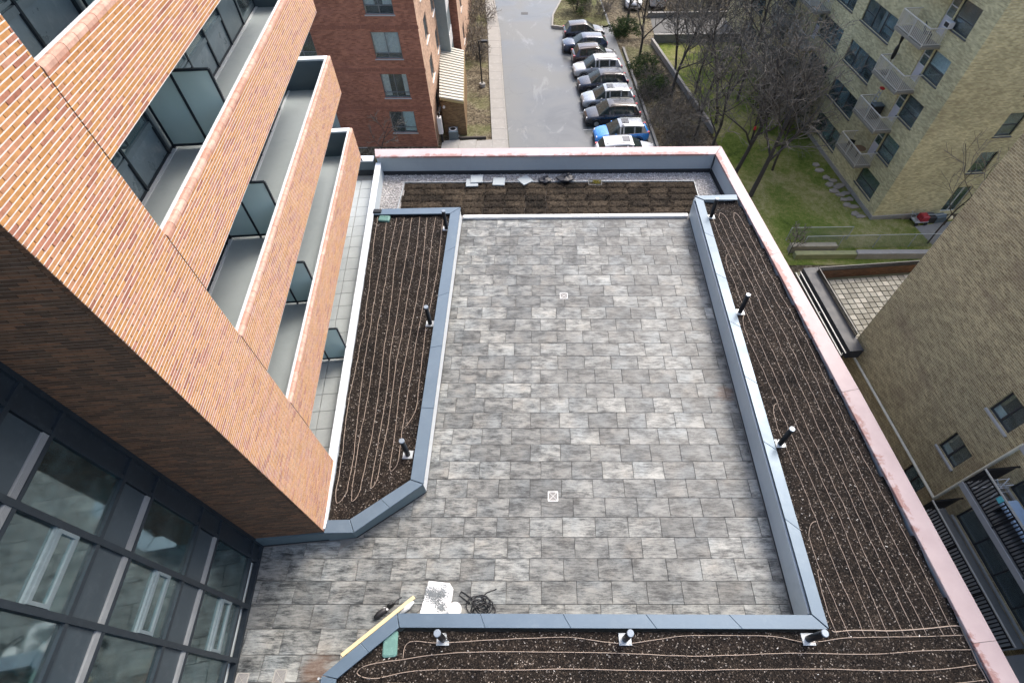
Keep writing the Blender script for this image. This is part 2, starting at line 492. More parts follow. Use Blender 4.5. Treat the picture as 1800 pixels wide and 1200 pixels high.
def m_glass(name, tint=(0.75, 0.88, 0.88), refl=0.30, rough=0.02, base=0.08, dust=1.0):
    m, nt, out = mat(name)
    v = coords(nt, world=True)
    tr = N(nt, 'ShaderNodeBsdfTransparent'); tr.inputs[0].default_value = (*tint, 1)
    gl = N(nt, 'ShaderNodeBsdfGlossy'); gl.inputs[0].default_value = (0.78, 0.92, 0.95, 1)
    rg = ramp(nt, noise_(nt, v, 2.5, 5, 0.7), [(0.35, (rough,)*3), (0.75, (rough * 5,)*3)])
    nt.links.new(rg, gl.inputs['Roughness'])
    fr = N(nt, 'ShaderNodeLayerWeight'); fr.inputs[0].default_value = refl
    f = math_(nt, 'ADD', math_(nt, 'MULTIPLY', fr.outputs['Fresnel'], 0.85), base, True)
    mx = N(nt, 'ShaderNodeMixShader')
    nt.links.new(f, mx.inputs[0]); nt.links.new(tr.outputs[0], mx.inputs[1]); nt.links.new(gl.outputs[0], mx.inputs[2])
    # film of dust
    df = N(nt, 'ShaderNodeBsdfDiffuse'); df.inputs[0].default_value = (0.45, 0.52, 0.52, 1)
    du = ramp(nt, noise_(nt, v, 1.7, 7, 0.75, 0.6), [(0.42, (0.02 * dust,)*3), (0.75, (0.17 * dust,)*3)])
    mx2 = N(nt, 'ShaderNodeMixShader')
    nt.links.new(du, mx2.inputs[0]); nt.links.new(mx.outputs[0], mx2.inputs[1]); nt.links.new(df.outputs[0], mx2.inputs[2])
    nt.links.new(mx2.outputs[0], out.inputs[0])
    return m
def m_frosted():
    m, nt, out = mat('frosted_glass')
    v = coords(nt, world=True)
    n1 = noise_(nt, v, 1.2, 4, 0.6)
    c = ramp(nt, n1, [(0.3, (0.70, 0.88, 0.85)), (0.7, (0.78, 0.94, 0.91))])
    df = N(nt, 'ShaderNodeBsdfDiffuse'); nt.links.new(c, df.inputs[0])
    tl = N(nt, 'ShaderNodeBsdfTranslucent'); tl.inputs[0].default_value = (0.6, 0.75, 0.72, 1)
    mx = N(nt, 'ShaderNodeMixShader'); mx.inputs[0].default_value = 0.35
    nt.links.new(df.outputs[0], mx.inputs[1]); nt.links.new(tl.outputs[0], mx.inputs[2])
    gl = N(nt, 'ShaderNodeBsdfGlossy'); gl.inputs['Roughness'].default_value = 0.22
    fr = N(nt, 'ShaderNodeFresnel'); fr.inputs[0].default_value = 1.8
    mx2 = N(nt, 'ShaderNodeMixShader')
    nt.links.new(fr.outputs[0], mx2.inputs[0]); nt.links.new(mx.outputs[0], mx2.inputs[1]); nt.links.new(gl.outputs[0], mx2.inputs[2])
    nt.links.new(mx2.outputs[0], out.inputs[0])
    return m
def m_gravel():
    m, nt, out = mat('grey_pebbles')
    at = N(nt, 'ShaderNodeAttribute', attribute_name='rnd')
    c = ramp(nt, at.outputs['Fac'], [(0.0, (0.16, 0.155, 0.15)), (0.4, (0.36, 0.35, 0.335)), (0.8, (0.55, 0.53, 0.51)), (1.0, (0.70, 0.68, 0.66))])
    v = coords(nt, world=True)
    c = mixc(nt, 1.0, c, ramp(nt, noise_(nt, v, 40, 3), [(0.3, (0.8,)*3), (0.7, (1.15,)*3)]), 'MULTIPLY')
    princ(nt, out, c, 0.8)
    return m
def m_sedum():
    m, nt, out = mat('dry_sedum')
    v = coords(nt, world=True)
    oi = N(nt, 'ShaderNodeObjectInfo')
    a = noise_(nt, v, 0.8, 6, 0.7, 0.5)
    b = noise_(nt, v, 12.0, 5, 0.75)
    f = math_(nt, 'ADD', math_(nt, 'MULTIPLY', a, 0.5), math_(nt, 'ADD', math_(nt, 'MULTIPLY', b, 0.35), math_(nt, 'MULTIPLY', oi.outputs['Random'], 0.10)))
    c = ramp(nt, f, [(0.35, (0.010, 0.009, 0.007)), (0.45, (0.028, 0.022, 0.016)), (0.53, (0.050, 0.039, 0.027)), (0.60, (0.078, 0.060, 0.042)), (0.66, (0.070, 0.066, 0.028)), (0.78, (0.13, 0.115, 0.06))])
    princ(nt, out, c, 0.95, 0, bump(nt, b, 1.0, 0.05), 0.15)
    return m
def m_rndleaf(name, stops, transl=0.0):
    m, nt, out = mat(name)
    at = N(nt, 'ShaderNodeAttribute', attribute_name='rnd')
    c = ramp(nt, at.outputs['Fac'], stops)
    princ(nt, out, c, 0.8, 0, None, 0.25)
    return m
def m_paint(name, col, flake=0.0):
    """wet car paint"""
    m, nt, out = mat(name)
    v = coords(nt, offset_random=3.0)
    n1 = noise_(nt, v, 2.0, 4, 0.6)
    n2 = noise_(nt, v, 26.0, 4, 0.7)
    c = ramp(nt, n1, [(0.3, tuple(q * 0.85 for q in col)), (0.7, tuple(min(1, q * 1.12) for q in col))])
    d = ramp(nt, n2, [(0.5, (0.22,)*3), (0.75, (0.42,)*3)])
    princ(nt, out, c, d, flake, None, 0.5, 0.8)
    return m

M_TILE = m_tile()
M_BRICK = m_brick('orange_brick', [(0.0, (0.405, 0.195, 0.070)), (0.3, (0.455, 0.237, 0.088)), (0.55, (0.465, 0.240, 0.112)), (0.75, (0.43, 0.215, 0.132)), (0.9, (0.375, 0.170, 0.110)), (1.0, (0.29, 0.118, 0.076))])
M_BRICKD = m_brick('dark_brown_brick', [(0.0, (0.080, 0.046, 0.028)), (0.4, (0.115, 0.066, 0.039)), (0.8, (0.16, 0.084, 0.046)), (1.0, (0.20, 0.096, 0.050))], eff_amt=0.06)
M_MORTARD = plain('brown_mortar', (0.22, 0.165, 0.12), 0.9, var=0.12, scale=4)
M_MORTAR = plain('pale_mortar', (0.64, 0.60, 0.57), 0.9, var=0.1, scale=4, bumpy=0.2)
M_SOIL = m_soil()
M_CAP = plain('slate_blue_metal', (0.098, 0.140, 0.182), 0.42, 0.25, var=0.06, scale=1.2, stain=((0.14, 0.185, 0.22), 0.4))
M_WALLMETAL = plain('pale_grey_panel', (0.43, 0.485, 0.515), 0.5, 0.15, var=0.05, scale=0.9, stain=((0.30, 0.35, 0.38), 0.4))
M_DARKGAP = plain('black_membrane', (0.016, 0.019, 0.024), 0.7, var=0.2)
M_TEAL = plain('teal_grey_flashing', (0.12, 0.165, 0.18), 0.42, 0.3, var=0.07)
M_WHITE = plain('white_flashing', (0.60, 0.63, 0.64), 0.5, 0.0, var=0.05, stain=((0.55, 0.55, 0.50), 0.4))
M_COPING = m_coping()
M_CAPBRICK = m_brick('pink_cap_brick', [(0.0, (0.50, 0.30, 0.235)), (0.5, (0.55, 0.36, 0.29)), (1.0, (0.47, 0.265, 0.20))])
M_STUCCO = plain('blue_grey_stucco', (0.31, 0.35, 0.375), 0.8, 0.0, var=0.06, scale=0.8, bumpy=0.15, stain=((0.28, 0.31, 0.33), 0.45))
M_CURB = plain('white_concrete_curb', (0.62, 0.62, 0.60), 0.8, var=0.08, bumpy=0.1, stain=((0.45, 0.44, 0.40), 0.5))
M_BLACK = plain('black_powder_coat', (0.012, 0.013, 0.015), 0.45, 0.2, var=0.2)
M_LAMPTOP = plain('grey_lamp_cap', (0.22, 0.26, 0.30), 0.35, 0.3, var=0.06)
M_PLATE = plain('galvanised_plate', (0.40, 0.43, 0.44), 0.5, 0.3, var=0.08)
M_HOSE = plain('tan_drip_hose', (0.30, 0.235, 0.185), 0.6, var=0.10)
M_GREENBOX = plain('green_plastic', (0.105, 0.215, 0.185), 0.5, var=0.12, stain=((0.22, 0.40, 0.34), 0.5))
M_BALC = plain('grey_balcony_membrane', (0.36, 0.40, 0.40), 0.5, 0.0, var=0.06, scale=0.7, stain=((0.29, 0.33, 0.34), 0.5))
M_BALCIN = plain('dark_slate_panel', (0.085, 0.115, 0.13), 0.5, 0.1, var=0.08)
M_FRAME = plain('charcoal_aluminium', (0.026, 0.036, 0.046), 0.38, 0.4, var=0.12, stain=((0.06, 0.075, 0.085), 0.4))
M_FRAMEL = plain('grey_aluminium', (0.17, 0.215, 0.23), 0.4, 0.3, var=0.08, stain=((0.3, 0.34, 0.35), 0.4))
M_SPAN = plain('spandrel_panel', (0.17, 0.22, 0.24), 0.30, 0.1, var=0.15, scale=1.5, stain=((0.30, 0.35, 0.36), 0.6))
M_SLATE = plain('slate_spandrel', (0.040, 0.056, 0.068), 0.32, 0.2, var=0.12, scale=1.2, stain=((0.08, 0.10, 0.115), 0.4))
M_SILLIN = plain('pale_teal_sill', (0.50, 0.66, 0.64), 0.7, var=0.05)
M_LOUVRE = plain('grey_louvre', (0.30, 0.32, 0.33), 0.5, 0.4, var=0.08)
M_GLASS = m_glass('clear_glass', (0.66, 0.84, 0.85), 0.45, base=.10, dust=.45)
M_GLASSB = m_glass('dusty_balcony_glass', (0.60, 0.76, 0.80), 0.45, base=.22, dust=1.5)
M_GLASSD = m_glass('window_glass', (0.94, 0.97, 0.98), 0.22, base=.05)
M_FROST = m_frosted()
M_ROOMWALL = plain('interior_paint', (0.55, 0.60, 0.59), 0.9, var=0.05)
M_ROOMFLOOR = plain('interior_floor', (0.20, 0.185, 0.165), 0.6, var=0.12)
M_GRAVEL = m_gravel()
M_SEDUM = m_sedum()
M_GRASS = m_grass()
M_DIRT = m_dirt()
M_ROAD = m_asphalt()
M_CONC = plain('worn_concrete', (0.255, 0.246, 0.226), 0.85, var=0.12, scale=1.0, bumpy=0.2, stain=((0.35, 0.345, 0.325), 0.6))
M_CONCD = plain('dark_concrete', (0.20, 0.195, 0.18), 0.9, var=0.15, scale=0.8, bumpy=0.2, stain=((0.12, 0.12, 0.10), 0.6))
M_RED = m_brickwall('red_brickwork', ((0.35, 0.138, 0.082), (0.255, 0.100, 0.062)), (0.30, 0.165, 0.12), 0.26, 0.085, patch=(0.29, 0.125, 0.09), msize=0.009)
M_ORANGE = m_brickwall('pale_orange_brickwork', ((0.50, 0.33, 0.235), (0.43, 0.27, 0.19)), (0.50, 0.38, 0.29), 0.26, 0.085)
M_YELLOW = m_brickwall('buff_brickwork', ((0.52, 0.475, 0.265), (0.41, 0.37, 0.20)), (0.56, 0.53, 0.37), 0.24, 0.075, patch=(0.30, 0.25, 0.155), msize=0.012)
M_BROWN = m_brickwall('olive_brown_brickwork', ((0.425, 0.34, 0.19), (0.29, 0.22, 0.12)), (0.60, 0.51, 0.33), 0.23, 0.072, patch=(0.21, 0.145, 0.10), msize=0.010)
M_BARK = plain('grey_bark', (0.052, 0.045, 0.038), 0.95, var=0.3, scale=6, bumpy=0.4)
M_TWIG = plain('pale_twigs', (0.115, 0.102, 0.084), 0.9, var=0.3, scale=2)
M_TWIGD = plain('brown_twigs', (0.165, 0.145, 0.115), 0.9, var=0.3, scale=2)
M_LEAF = m_rndleaf('evergreen_leaves', [(0.0, (0.012, 0.024, 0.008)), (0.5, (0.035, 0.062, 0.016)), (1.0, (0.095, 0.125, 0.028))])
M_LEAFD = m_rndleaf('dark_conifer_leaves', [(0.0, (0.008, 0.013, 0.007)), (0.6, (0.022, 0.032, 0.014)), (1.0, (0.05, 0.062, 0.026))])
M_WINFRAME = plain('grey_window_frame', (0.16, 0.165, 0.17), 0.5, 0.2, var=0.1)
M_WINFRAMED = plain('dark_window_frame', (0.045, 0.045, 0.05), 0.5, 0.2, var=0.1)
M_SILL = plain('stone_sill', (0.36, 0.35, 0.33), 0.8, var=0.1)
M_SILLD = plain('dark_sill', (0.085, 0.085, 0.085), 0.7, var=0.1)
M_CURTAIN = plain('off_white_curtain', (0.66, 0.66, 0.63), 0.95, var=0.06, scale=5)
M_BLIND = plain('pale_blue_blind', (0.56, 0.68, 0.69), 0.8, var=0.06)
M_DARKROOM = plain('dark_room', (0.03, 0.03, 0.033), 0.95, var=0.3, scale=1.5)
M_RAIL = plain('cream_painted_rail', (0.52, 0.50, 0.44), 0.6, var=0.08, stain=((0.35, 0.30, 0.24), 0.4))
M_WHITEP = plain('white_paint', (0.58, 0.58, 0.57), 0.5, var=0.06)
M_TYRE = plain('rubber', (0.014, 0.014, 0.015), 0.85, var=0.2)
M_RIM = plain('alloy', (0.42, 0.43, 0.44), 0.35, 0.8, var=0.08)
M_CARGLASS = plain('car_glass', (0.020, 0.030, 0.029), 0.12, 0.0, var=0.4, scale=3, spec=0.35, stain=((0.10, 0.12, 0.115), .5))
M_CARIN = plain('car_interior', (0.035, 0.036, 0.036), 0.9, var=0.3, scale=4)
M_TAILRED = plain('red_lens', (0.42, 0.012, 0.014), 0.2, var=0.1, coat=0.5)
M_LENS = plain('clear_lens', (0.52, 0.54, 0.55), 0.15, 0.3, var=0.1, coat=0.5)
M_BLKPL = plain('black_plastic', (0.02, 0.02, 0.021), 0.55, var=0.15)
M_LUMBER = plain('new_lumber', (0.48, 0.39, 0.23), 0.8, var=0.12, scale=5)
M_FOAM = plain('white_foam', (0.60, 0.61, 0.61), 0.9, var=0.04, bumpy=0.1)
M_BAG = plain('black_bin_bag', (0.014, 0.016, 0.022), 0.5, var=0.2, scale=5)
M_SLAB = plain('grey_slab', (0.30, 0.335, 0.345), 0.7, var=0.1, bumpy=0.1)

# ================================================================== THE TERRACE
rng = random.Random(7)
AL = R(5.3)
C0 = Vector((-6.2, 4.69, 0))
E1 = Vector((math.cos(AL), math.sin(AL), 0)); E2 = Vector((-math.sin(AL), math.cos(AL), 0))
def L2W(x, y, z=0.0): return C0 + E1 * x + E2 * y + Vector((0, 0, z))

def lerp(a, b, t): return a + (b - a) * t
def interp_poly(pts, y):
    """x of a polyline (sorted by falling y) at y"""
    for (xa, ya), (xb, yb) in zip(pts, pts[1:]):
        if yb <= y <= ya: return lerp(xa, xb, (ya - y) / (ya - yb))
    return pts[0][0] if y > pts[0][1] else pts[-1][0]
def clip(poly, nx, ny, d):
    """keep the side n.p >= d"""
    out = []
    for i in range(len(poly)):
        a = poly[i]; b = poly[(i + 1) % len(poly)]
        da = a[0]*nx + a[1]*ny - d; db = b[0]*nx + b[1]*ny - d
        if da >= 0: out.append(a)
        if da * db < 0:
            t = da / (da - db)
            out.append((lerp(a[0], b[0], t), lerp(a[1], b[1], t)))
    return out
def clip_line(poly, p, q):
    """keep the left side of p->q"""
    nx, ny = -(q[1] - p[1]), (q[0] - p[0])
    l = math.hypot(nx, ny)
    return clip(poly, nx / l, ny / l, (p[0]*nx + p[1]*ny) / l) if len(poly) >= 3 else []
def area(p):
    return 0.5 * abs(sum(p[i][0]*p[(i+1) % len(p)][1] - p[(i+1) % len(p)][0]*p[i][1] for i in range(len(p)))) if len(p) > 2 else 0

# ---- ground sheet first (the large structure)
GZ = -9.0
g = MB(); g.face([(-400, -200, GZ - .02), (400, -200, GZ - .02), (400, 600, GZ - .02), (-400, 600, GZ - .02)])
ground = struct(g, 'ground', M_DIRT)

# ---- terrace slab and pavers
slab = MB()
slab.prism([(-9.2, -3), (11.3, -3), (11.3, 0.9), (9.0, 23.2), (-9.2, 23.2)], -0.35, -0.03)
terrace = struct(slab, 'terrace_floor', M_CONCD)
A_ = (-3.53, 19.25); B_ = (-3.51, 6.1); D_ = (-5.45, 4.68); E_ = (-8.32, 4.42)
gl0 = L2W(-1.97, 0.3); gl1 = L2W(-1.97, -8)
F1 = (7.06, 2.48); F2 = (-3.60, 2.48); F3 = (-5.16, 1.12); F4 = (-5.10, -2.5)
tiles = []
row0 = 10.203 + 15 * 0.6085
for r in range(0, 33):
    y1 = row0 - r * 0.6085; y0 = y1 - 0.6085
    off = 0.757 if (r % 2) == 1 else 0.107
    cy = (y0 + y1) / 2
    for c in range(-11, 9):
        x0 = c + off; x1 = x0 + 1.0
        p = [(x0, y0), (x1, y0), (x1, y1), (x0, y1)]
        p = clip(p, 0, -1, -19.28)
        p = clip(p, -1, 0, -lerp(7.04, 7.10, cy / 19.0)) if len(p) > 2 else []
        if cy > 6.1: p = clip(p, 1, 0, -3.53) if len(p) > 2 else []
        else:
            cx = (x0 + x1) / 2
            p = clip_line(p, D_, B_)[:] if False else p
            if cx > -5.45:
                q = [a for a in p]
                # below the slanted planter wall B-D
                nx, ny = (B_[1] - D_[1]), -(B_[0] - D_[0])
                if cx < -3.5: p = clip(p, nx, ny, D_[0]*nx + D_[1]*ny) if len(p) > 2 else []
            else:
                nx, ny = (D_[1] - E_[1]), -(D_[0] - E_[0])
                p = clip(p, nx, ny, E_[0]*nx + E_[1]*ny) if len(p) > 2 else []
        if cx_ok := len(p) > 2:
            # glass wall on the building side
            p = clip(p, E1.x, E1.y, gl0.x * E1.x + gl0.y * E1.y)
        if len(p) < 3: continue
        cx = sum(a[0] for a in p) / len(p)
        if cx > -3.60: p = clip(p, 0, 1, 2.47)
        else:
            nx, ny = -(F2[1] - F3[1]), (F2[0] - F3[0])
            if sum(a[1] for a in p) / len(p) > 1.0: p = clip(p, nx, ny, F3[0]*nx + F3[1]*ny)
            else: p = clip(p, -1, 0, 5.13)
        if len(p) < 3 or area(p) < 0.01: continue
        cx = sum(a[0] for a in p) / len(p); cyy = sum(a[1] for a in p) / len(p)
        tiles.append((cyy, cx, p))
tiles.sort()
G = 0.0055
rest = MB()
full_mesh = None
for i, (cyy, cx, p) in enumerate(tiles):
    ax = sum(a[0] for a in p) / len(p); ay = sum(a[1] for a in p) / len(p)
    dz = rng.uniform(-0.003, 0.003)
    q = []
    for a in p:
        dx = -G if a[0] > ax + .01 else G; dy = -G if a[1] > ay + .01 else G
        q.append((a[0] + dx - ax, a[1] + dy - ay))
    if i < 300:
        isfull = abs(area(p) - 0.6085) < 1e-4
        if isfull and full_mesh is not None: me = full_mesh
        else:
            mb = MB(); mb.chamfer_prism(q, -0.035, 0.0, 0.005); me = mb.mesh('paver', M_TILE)
            if isfull: full_mesh = me
        o = bpy.data.objects.new('paver', me); COL.objects.link(o); o.parent = terrace
        o.location = (ax, ay, dz)
    else:
        rest.chamfer_prism([(a[0] + ax, a[1] + ay) for a in q], -0.035, dz, 0.005, rnd=rng.uniform(0.01, 1))
if rest.f: rest.build('paver', M_TILE, terrace, kind='stuff')

# ---- drain grates set in the pavers
M_SUMP = plain('drain_stone', (0.21, 0.205, 0.195), .8, var=.2, scale=8)
M_DRAIND = plain('dirty_drain_frame', (0.30, 0.29, 0.26), .7, var=.2, scale=8)
def drain(loc, lab, fm=None):
    fm = fm or M_CURB
    root = empty('drain_grate', loc, 0, lab, 'drain', 'drain grates in the terrace')
    f = MB()
    s = 0.15
    for a, b in (((-s, -s), (s, -s)), ((s, -s), (s, s)), ((s, s), (-s, s)), ((-s, s), (-s, -s))):
        f.bar((a[0], a[1], 0.009), (b[0], b[1], 0.009), 0.026, 0.012)
    f.build('frame', fm, root)
    c = MB()
    c.bar((-s, -s, 0.012), (s, s, 0.012), 0.013, 0.008); c.bar((-s, s, 0.0121), (s, -s, 0.0121), 0.013, 0.008)
    c.build('cross_bars', fm, root)
    b = MB(); b.box(-s + .01, s - .01, -s + .01, s - .01, 0.0005, 0.0035); b.build('sump', M_SUMP, root)
drain((1.084, 14.47, 0), 'square drain grate in the pavers, midway along the terrace, a dozen rows from the curb')
drain((0.485, 5.986, 0), 'square drain grate in the pavers, level with the slanted planter corner')
drain((-6.70, 1.20, 0), 'dirty square drain grate in the pavers beside a rusty stain', M_DRAIND)
drain((-7.66, 1.12, 0), 'square drain grate tucked against the glazed wall base', M_DRAIND)

# ---- soil surfaces
def soil_mesh(poly, z, step=0.16, amp=0.05):
    mb = MB()
    xs = [p[0] for p in poly]; ys = [p[1] for p in poly]
    x0, x1, y0, y1 = min(xs), max(xs), min(ys), max(ys)
    nx = int((x1 - x0) / step) + 1; ny = int((y1 - y0) / step) + 1
    def h(x, y):
        return z + amp * (noise.noise((x * 2.1, y * 2.1, 3.3)) + 0.6 * noise.noise((x * 5.3, y * 5.3, 9.1)))
    for i in range(nx):
        for j in range(ny):
            a, b = x0 + i * step, y0 + j * step
            p = [(a, b), (a + step, b), (a + step, b + step), (a, b + step)]
            p = inside_clip(p, poly)
            if len(p) > 2: mb.face([(q[0], q[1], h(q[0], q[1])) for q in p])
    return mb
def pip(x, y, poly):
    c = False
    for i in range(len(poly)):
        x1, y1 = poly[i]; x2, y2 = poly[i - 1]
        if (y1 > y) != (y2 > y) and x < (x2 - x1) * (y - y1) / (y2 - y1) + x1: c = not c
    return c
def inside_clip(p, poly):
    n = sum(pip(a[0], a[1], poly) for a in p)
    if n == len(p): return p
    cx = sum(a[0] for a in p) / len(p); cy = sum(a[1] for a in p) / len(p)
    return p if (n >= 1 or pip(cx, cy, poly)) else []
def chips(poly, z, n, seed):
    rg = random.Random(seed); mb = MB()
    xs = [p[0] for p in poly]; ys = [p[1] for p in poly]
    k = 0
    while k < n:
        x = rg.uniform(min(xs), max(xs)); y = rg.uniform(min(ys), max(ys))
        if not pip(x, y, poly): continue
        k += 1
        a = rg.uniform(0, math.pi); l = rg.uniform(0.008, 0.028); w = rg.uniform(0.004, 0.010)
        d = Vector((math.cos(a), math.sin(a), rg.uniform(-.4, .4))); s = Vector((-math.sin(a), math.cos(a), rg.uniform(-.3, .3)))
        c = Vector((x, y, z + 0.05 * (noise.noise((x*2.1, y*2.1, 3.3)) + 0.6 * noise.noise((x*5.3, y*5.3, 9.1))) + rg.uniform(0.004, 0.02)))
        vs = [c - d*l - s*w, c + d*l - s*w, c + d*l + s*w, c - d*l + s*w]
        vs += [q + Vector((0, 0, 0.012)) for q in vs]
        mb.raw(vs, ((4,5,6,7),(0,1,5,4),(1,2,6,5),(2,3,7,6),(3,0,4,7)), rg.random() * .99 + .01)
    return mb
M_CHIP = m_rndleaf('bark_chips', [(0.0, (0.008, 0.006, 0.005)), (0.6, (0.022, 0.017, 0.013)), (0.93, (0.06, 0.047, 0.037)), (0.975, (0.22, 0.20, 0.17)), (1.0, (0.60, 0.58, 0.54))])

def cap_piece(parent, poly, z0, z1, m=M_CAP):
    mb = MB(); mb.chamfer_prism(poly, z0, z1, 0.008)
    return mb.build('cap', m, parent)
def cap_run(parent, o0, o1, i0, i1, z0, z1, n, first=0.0, m=M_CAP):
    """cap along outer edge o0->o1 and inner edge i0->i1 in n pieces with thin joints"""
    o0, o1, i0, i1 = [Vector(p) for p in (o0, o1, i0, i1)]
    for k in range(n):
        t0, t1 = k / n, (k + 1) / n
        L = (o1 - o0).length; e = 0.003 / max(L, .1)
        a, b = o0.lerp(o1, t0 + e), o0.lerp(o1, t1 - e)
        c, d = i0.lerp(i1, t1 - e), i0.lerp(i1, t0 + e)
        poly = [a, b, c, d]
        s = sum(poly[q].x * poly[(q+1) % 4].y - poly[(q+1) % 4].x * poly[q].y for q in range(4))
        if s < 0: poly.reverse()
        cap_piece(parent, [(p.x, p.y) for p in poly], z0, z1, m)
def wall_run(mb, a, b, thick, z0, z1, side=1):
    """upright slab from a to b, thickness to the left (side 1) or right (-1)"""
    a = Vector((a[0], a[1])); b = Vector((b[0], b[1]))
    d = (b - a).normalized(); n = Vector((-d.y, d.x)) * thick * side
    p = [a, b, b + n, a + n]
    s = sum(p[q].x * p[(q+1) % 4].y - p[(q+1) % 4].x * p[q].y for q in range(4))
    if s < 0: p.reverse()
    mb.prism([(q.x, q.y) for q in p], z0, z1)

# ---- planter beside the brick balconies
lw0 = L2W(0.03, -0.05); lw1 = L2W(0.03, 14.45)
pl = empty('planter', (-4.6, 12, 0), 0, 'long planter with slate blue cap between brick balconies and grey pavers', 'planter')
pl.location = (0, 0, 0)
w = MB()
wall_run(w, (-3.53, 19.10), (-3.51, 6.12), 0.10, 0.10, 0.68, 1 if False else -1)
w.build('side_wall', M_WHITE, pl, label='bright side wall facing the pavers')
w = MB()
wall_run(w, (-3.51, 6.10), (-5.42, 4.70), 0.10, 0.10, 0.66, -1)
wall_run(w, (-5.42, 4.697), (-6.18, 4.60), 0.10, 0.10, 0.66, -1)
w.build('slanted_wall', M_TEAL, pl)
w = MB(); wall_run(w, (-3.54, 19.11), (-7.45, 18.98), 0.10, 0.0, 0.68, 1); w.build('end_wall', M_TEAL, pl)
w = MB()
for a, b in (((-3.545, 19.1), (-3.525, 6.14)), ((-3.53, 6.12), (-5.42, 4.725)), ((-5.42, 4.725), (-8.15, 4.46))):
    wall_run(w, a, b, 0.06, -0.02, 0.10, -1)
for a, b in (((-3.555, 19.1), (-3.535, 6.14)), ((-3.54, 6.12), (-5.42, 4.735)), ((-5.42, 4.735), (-6.15, 4.65))):
    wall_run(w, a, b, 0.06, 0.66, 0.71, -1)
w.build('shadow_gap', M_DARKGAP, pl)
cap_run(pl, (-3.485, 6.10), (-3.525, 19.24), (-3.90, 6.24), (-3.96, 18.80), 0.70, 0.75, 5)
cap_run(pl, (-3.535, 19.25), (-7.44, 19.12), (-3.97, 18.81), (-7.40, 18.74), 0.70, 0.75, 2)
cap_run(pl, (-3.49, 6.085), (-5.30, 4.645), (-3.905, 6.225), (-5.50, 5.02), 0.70, 0.75, 2)
cap_run(pl, (-5.31, 4.64), (-6.17, 4.625), (-5.51, 5.015), (-6.165, 5.0), 0.70, 0.75, 1)
soilL = [(-3.92, 18.78), (-3.87, 6.26), (-5.47, 5.05), (-6.16, 4.98), (lw0.x + .02, lw0.y + .3), (lw1.x + .02, lw1.y), (-7.40, 18.76)]
soil_mesh(soilL, 0.60).build('soil', M_SOIL, pl, smooth=True)
chips(soilL, 0.60, 5200, 3).build('bark_chip', M_CHIP, pl, kind='stuff')
vb = MB()
vb.box(-.18, .18, -.11, .11, 0, .05)
for k in range(5): vb.box(-.165 + k * .07, -.115 + k * .07, -.10, .10, .055, .07)
vb.build('vent_box', M_BLACK, pl, loc=(-7.28, 18.93, 0.755))

# ---- L-shaped planter along the parapet
pr = empty('planter', (0, 0, 0), 0, 'L-shaped planter with slate blue cap and pale grey wall along the pink parapet', 'planter')
w = MB(); wall_run(w, (7.04, 2.50), (7.12, 19.45), 0.10, 0.12, 0.96, -1)
w.build('side_wall', M_WALLMETAL, pr)
w = MB(); wall_run(w, (7.07, 2.50), (7.15, 19.45), 0.08, -0.02, 0.12, -1); wall_run(w, (7.10, 2.50), (7.18, 19.45), 0.06, 0.96, 1.06, -1)
w.build('shadow_gap', M_DARKGAP, pr)
w = MB(); wall_run(w, (7.13, 19.46), (9.10, 19.60), 0.10, 0.0, 1.05, -1)
w.build('end_wall', M_WALLMETAL, pr)
w = MB(); wall_run(w, (7.02, 2.46), (-3.60, 2.46), 0.10, -0.02, 1.05, 1); wall_run(w, (-3.61, 2.455), (-5.15, 1.13), 0.10, -0.02, 1.05, 1); wall_run(w, (-5.15, 1.12), (-5.08, -2.0), 0.10, -0.02, 1.05, 1)
w.build('front_wall', M_WALLMETAL, pr)
def P11(u, v): return onz(u, v, 1.1)
cap_run(pr, P11(1427.5, 1079), P11(1221, 346), P11(1457, 1104), P11(1236.5, 352), 1.05, 1.10, 7)
cap_run(pr, P11(1221.5, 344), P11(1295, 342), P11(1237, 351), P11(1297, 351), 1.05, 1.10, 1)
cap_run(pr, P11(1427, 1080), P11(698, 1077), P11(1456, 1105), P11(702, 1102), 1.05, 1.10, 5)
cap_run(pr, P11(697, 1077.5), P11(566, 1186), P11(701, 1102.5), P11(592, 1192), 1.05, 1.10, 2)
cap_run(pr, P11(565.5, 1187), (-5.10, -2.0, 1.1), P11(591, 1193), (-4.74, -2.0, 1.1), 1.05, 1.10, 1)
INN = [(8.82, 22.91), (9.12, 19.59), (9.57, 15.75), (10.21, 9.15), (10.71, 3.56), (10.98, 0.98), (11.24, -1.9)]
OUT = [(9.25, 23.60), (9.66, 19.8), (10.08, 15.92), (10.83, 9.28), (11.35, 3.56), (11.60, 0.98), (11.87, -1.9)]
soilR = [(7.48, 19.2), (7.40, 2.06), (-3.60, 2.06), (-4.95, 0.95), (-4.8, -1.9), (11.16, -1.9)] + [(x - .06, y) for x, y in reversed(INN[1:6])] 
soil_mesh(soilR, 0.93).build('soil', M_SOIL, pr, smooth=True)
chips(soilR, 0.93, 8500, 4).build('bark_chip', M_CHIP, pr, kind='stuff')

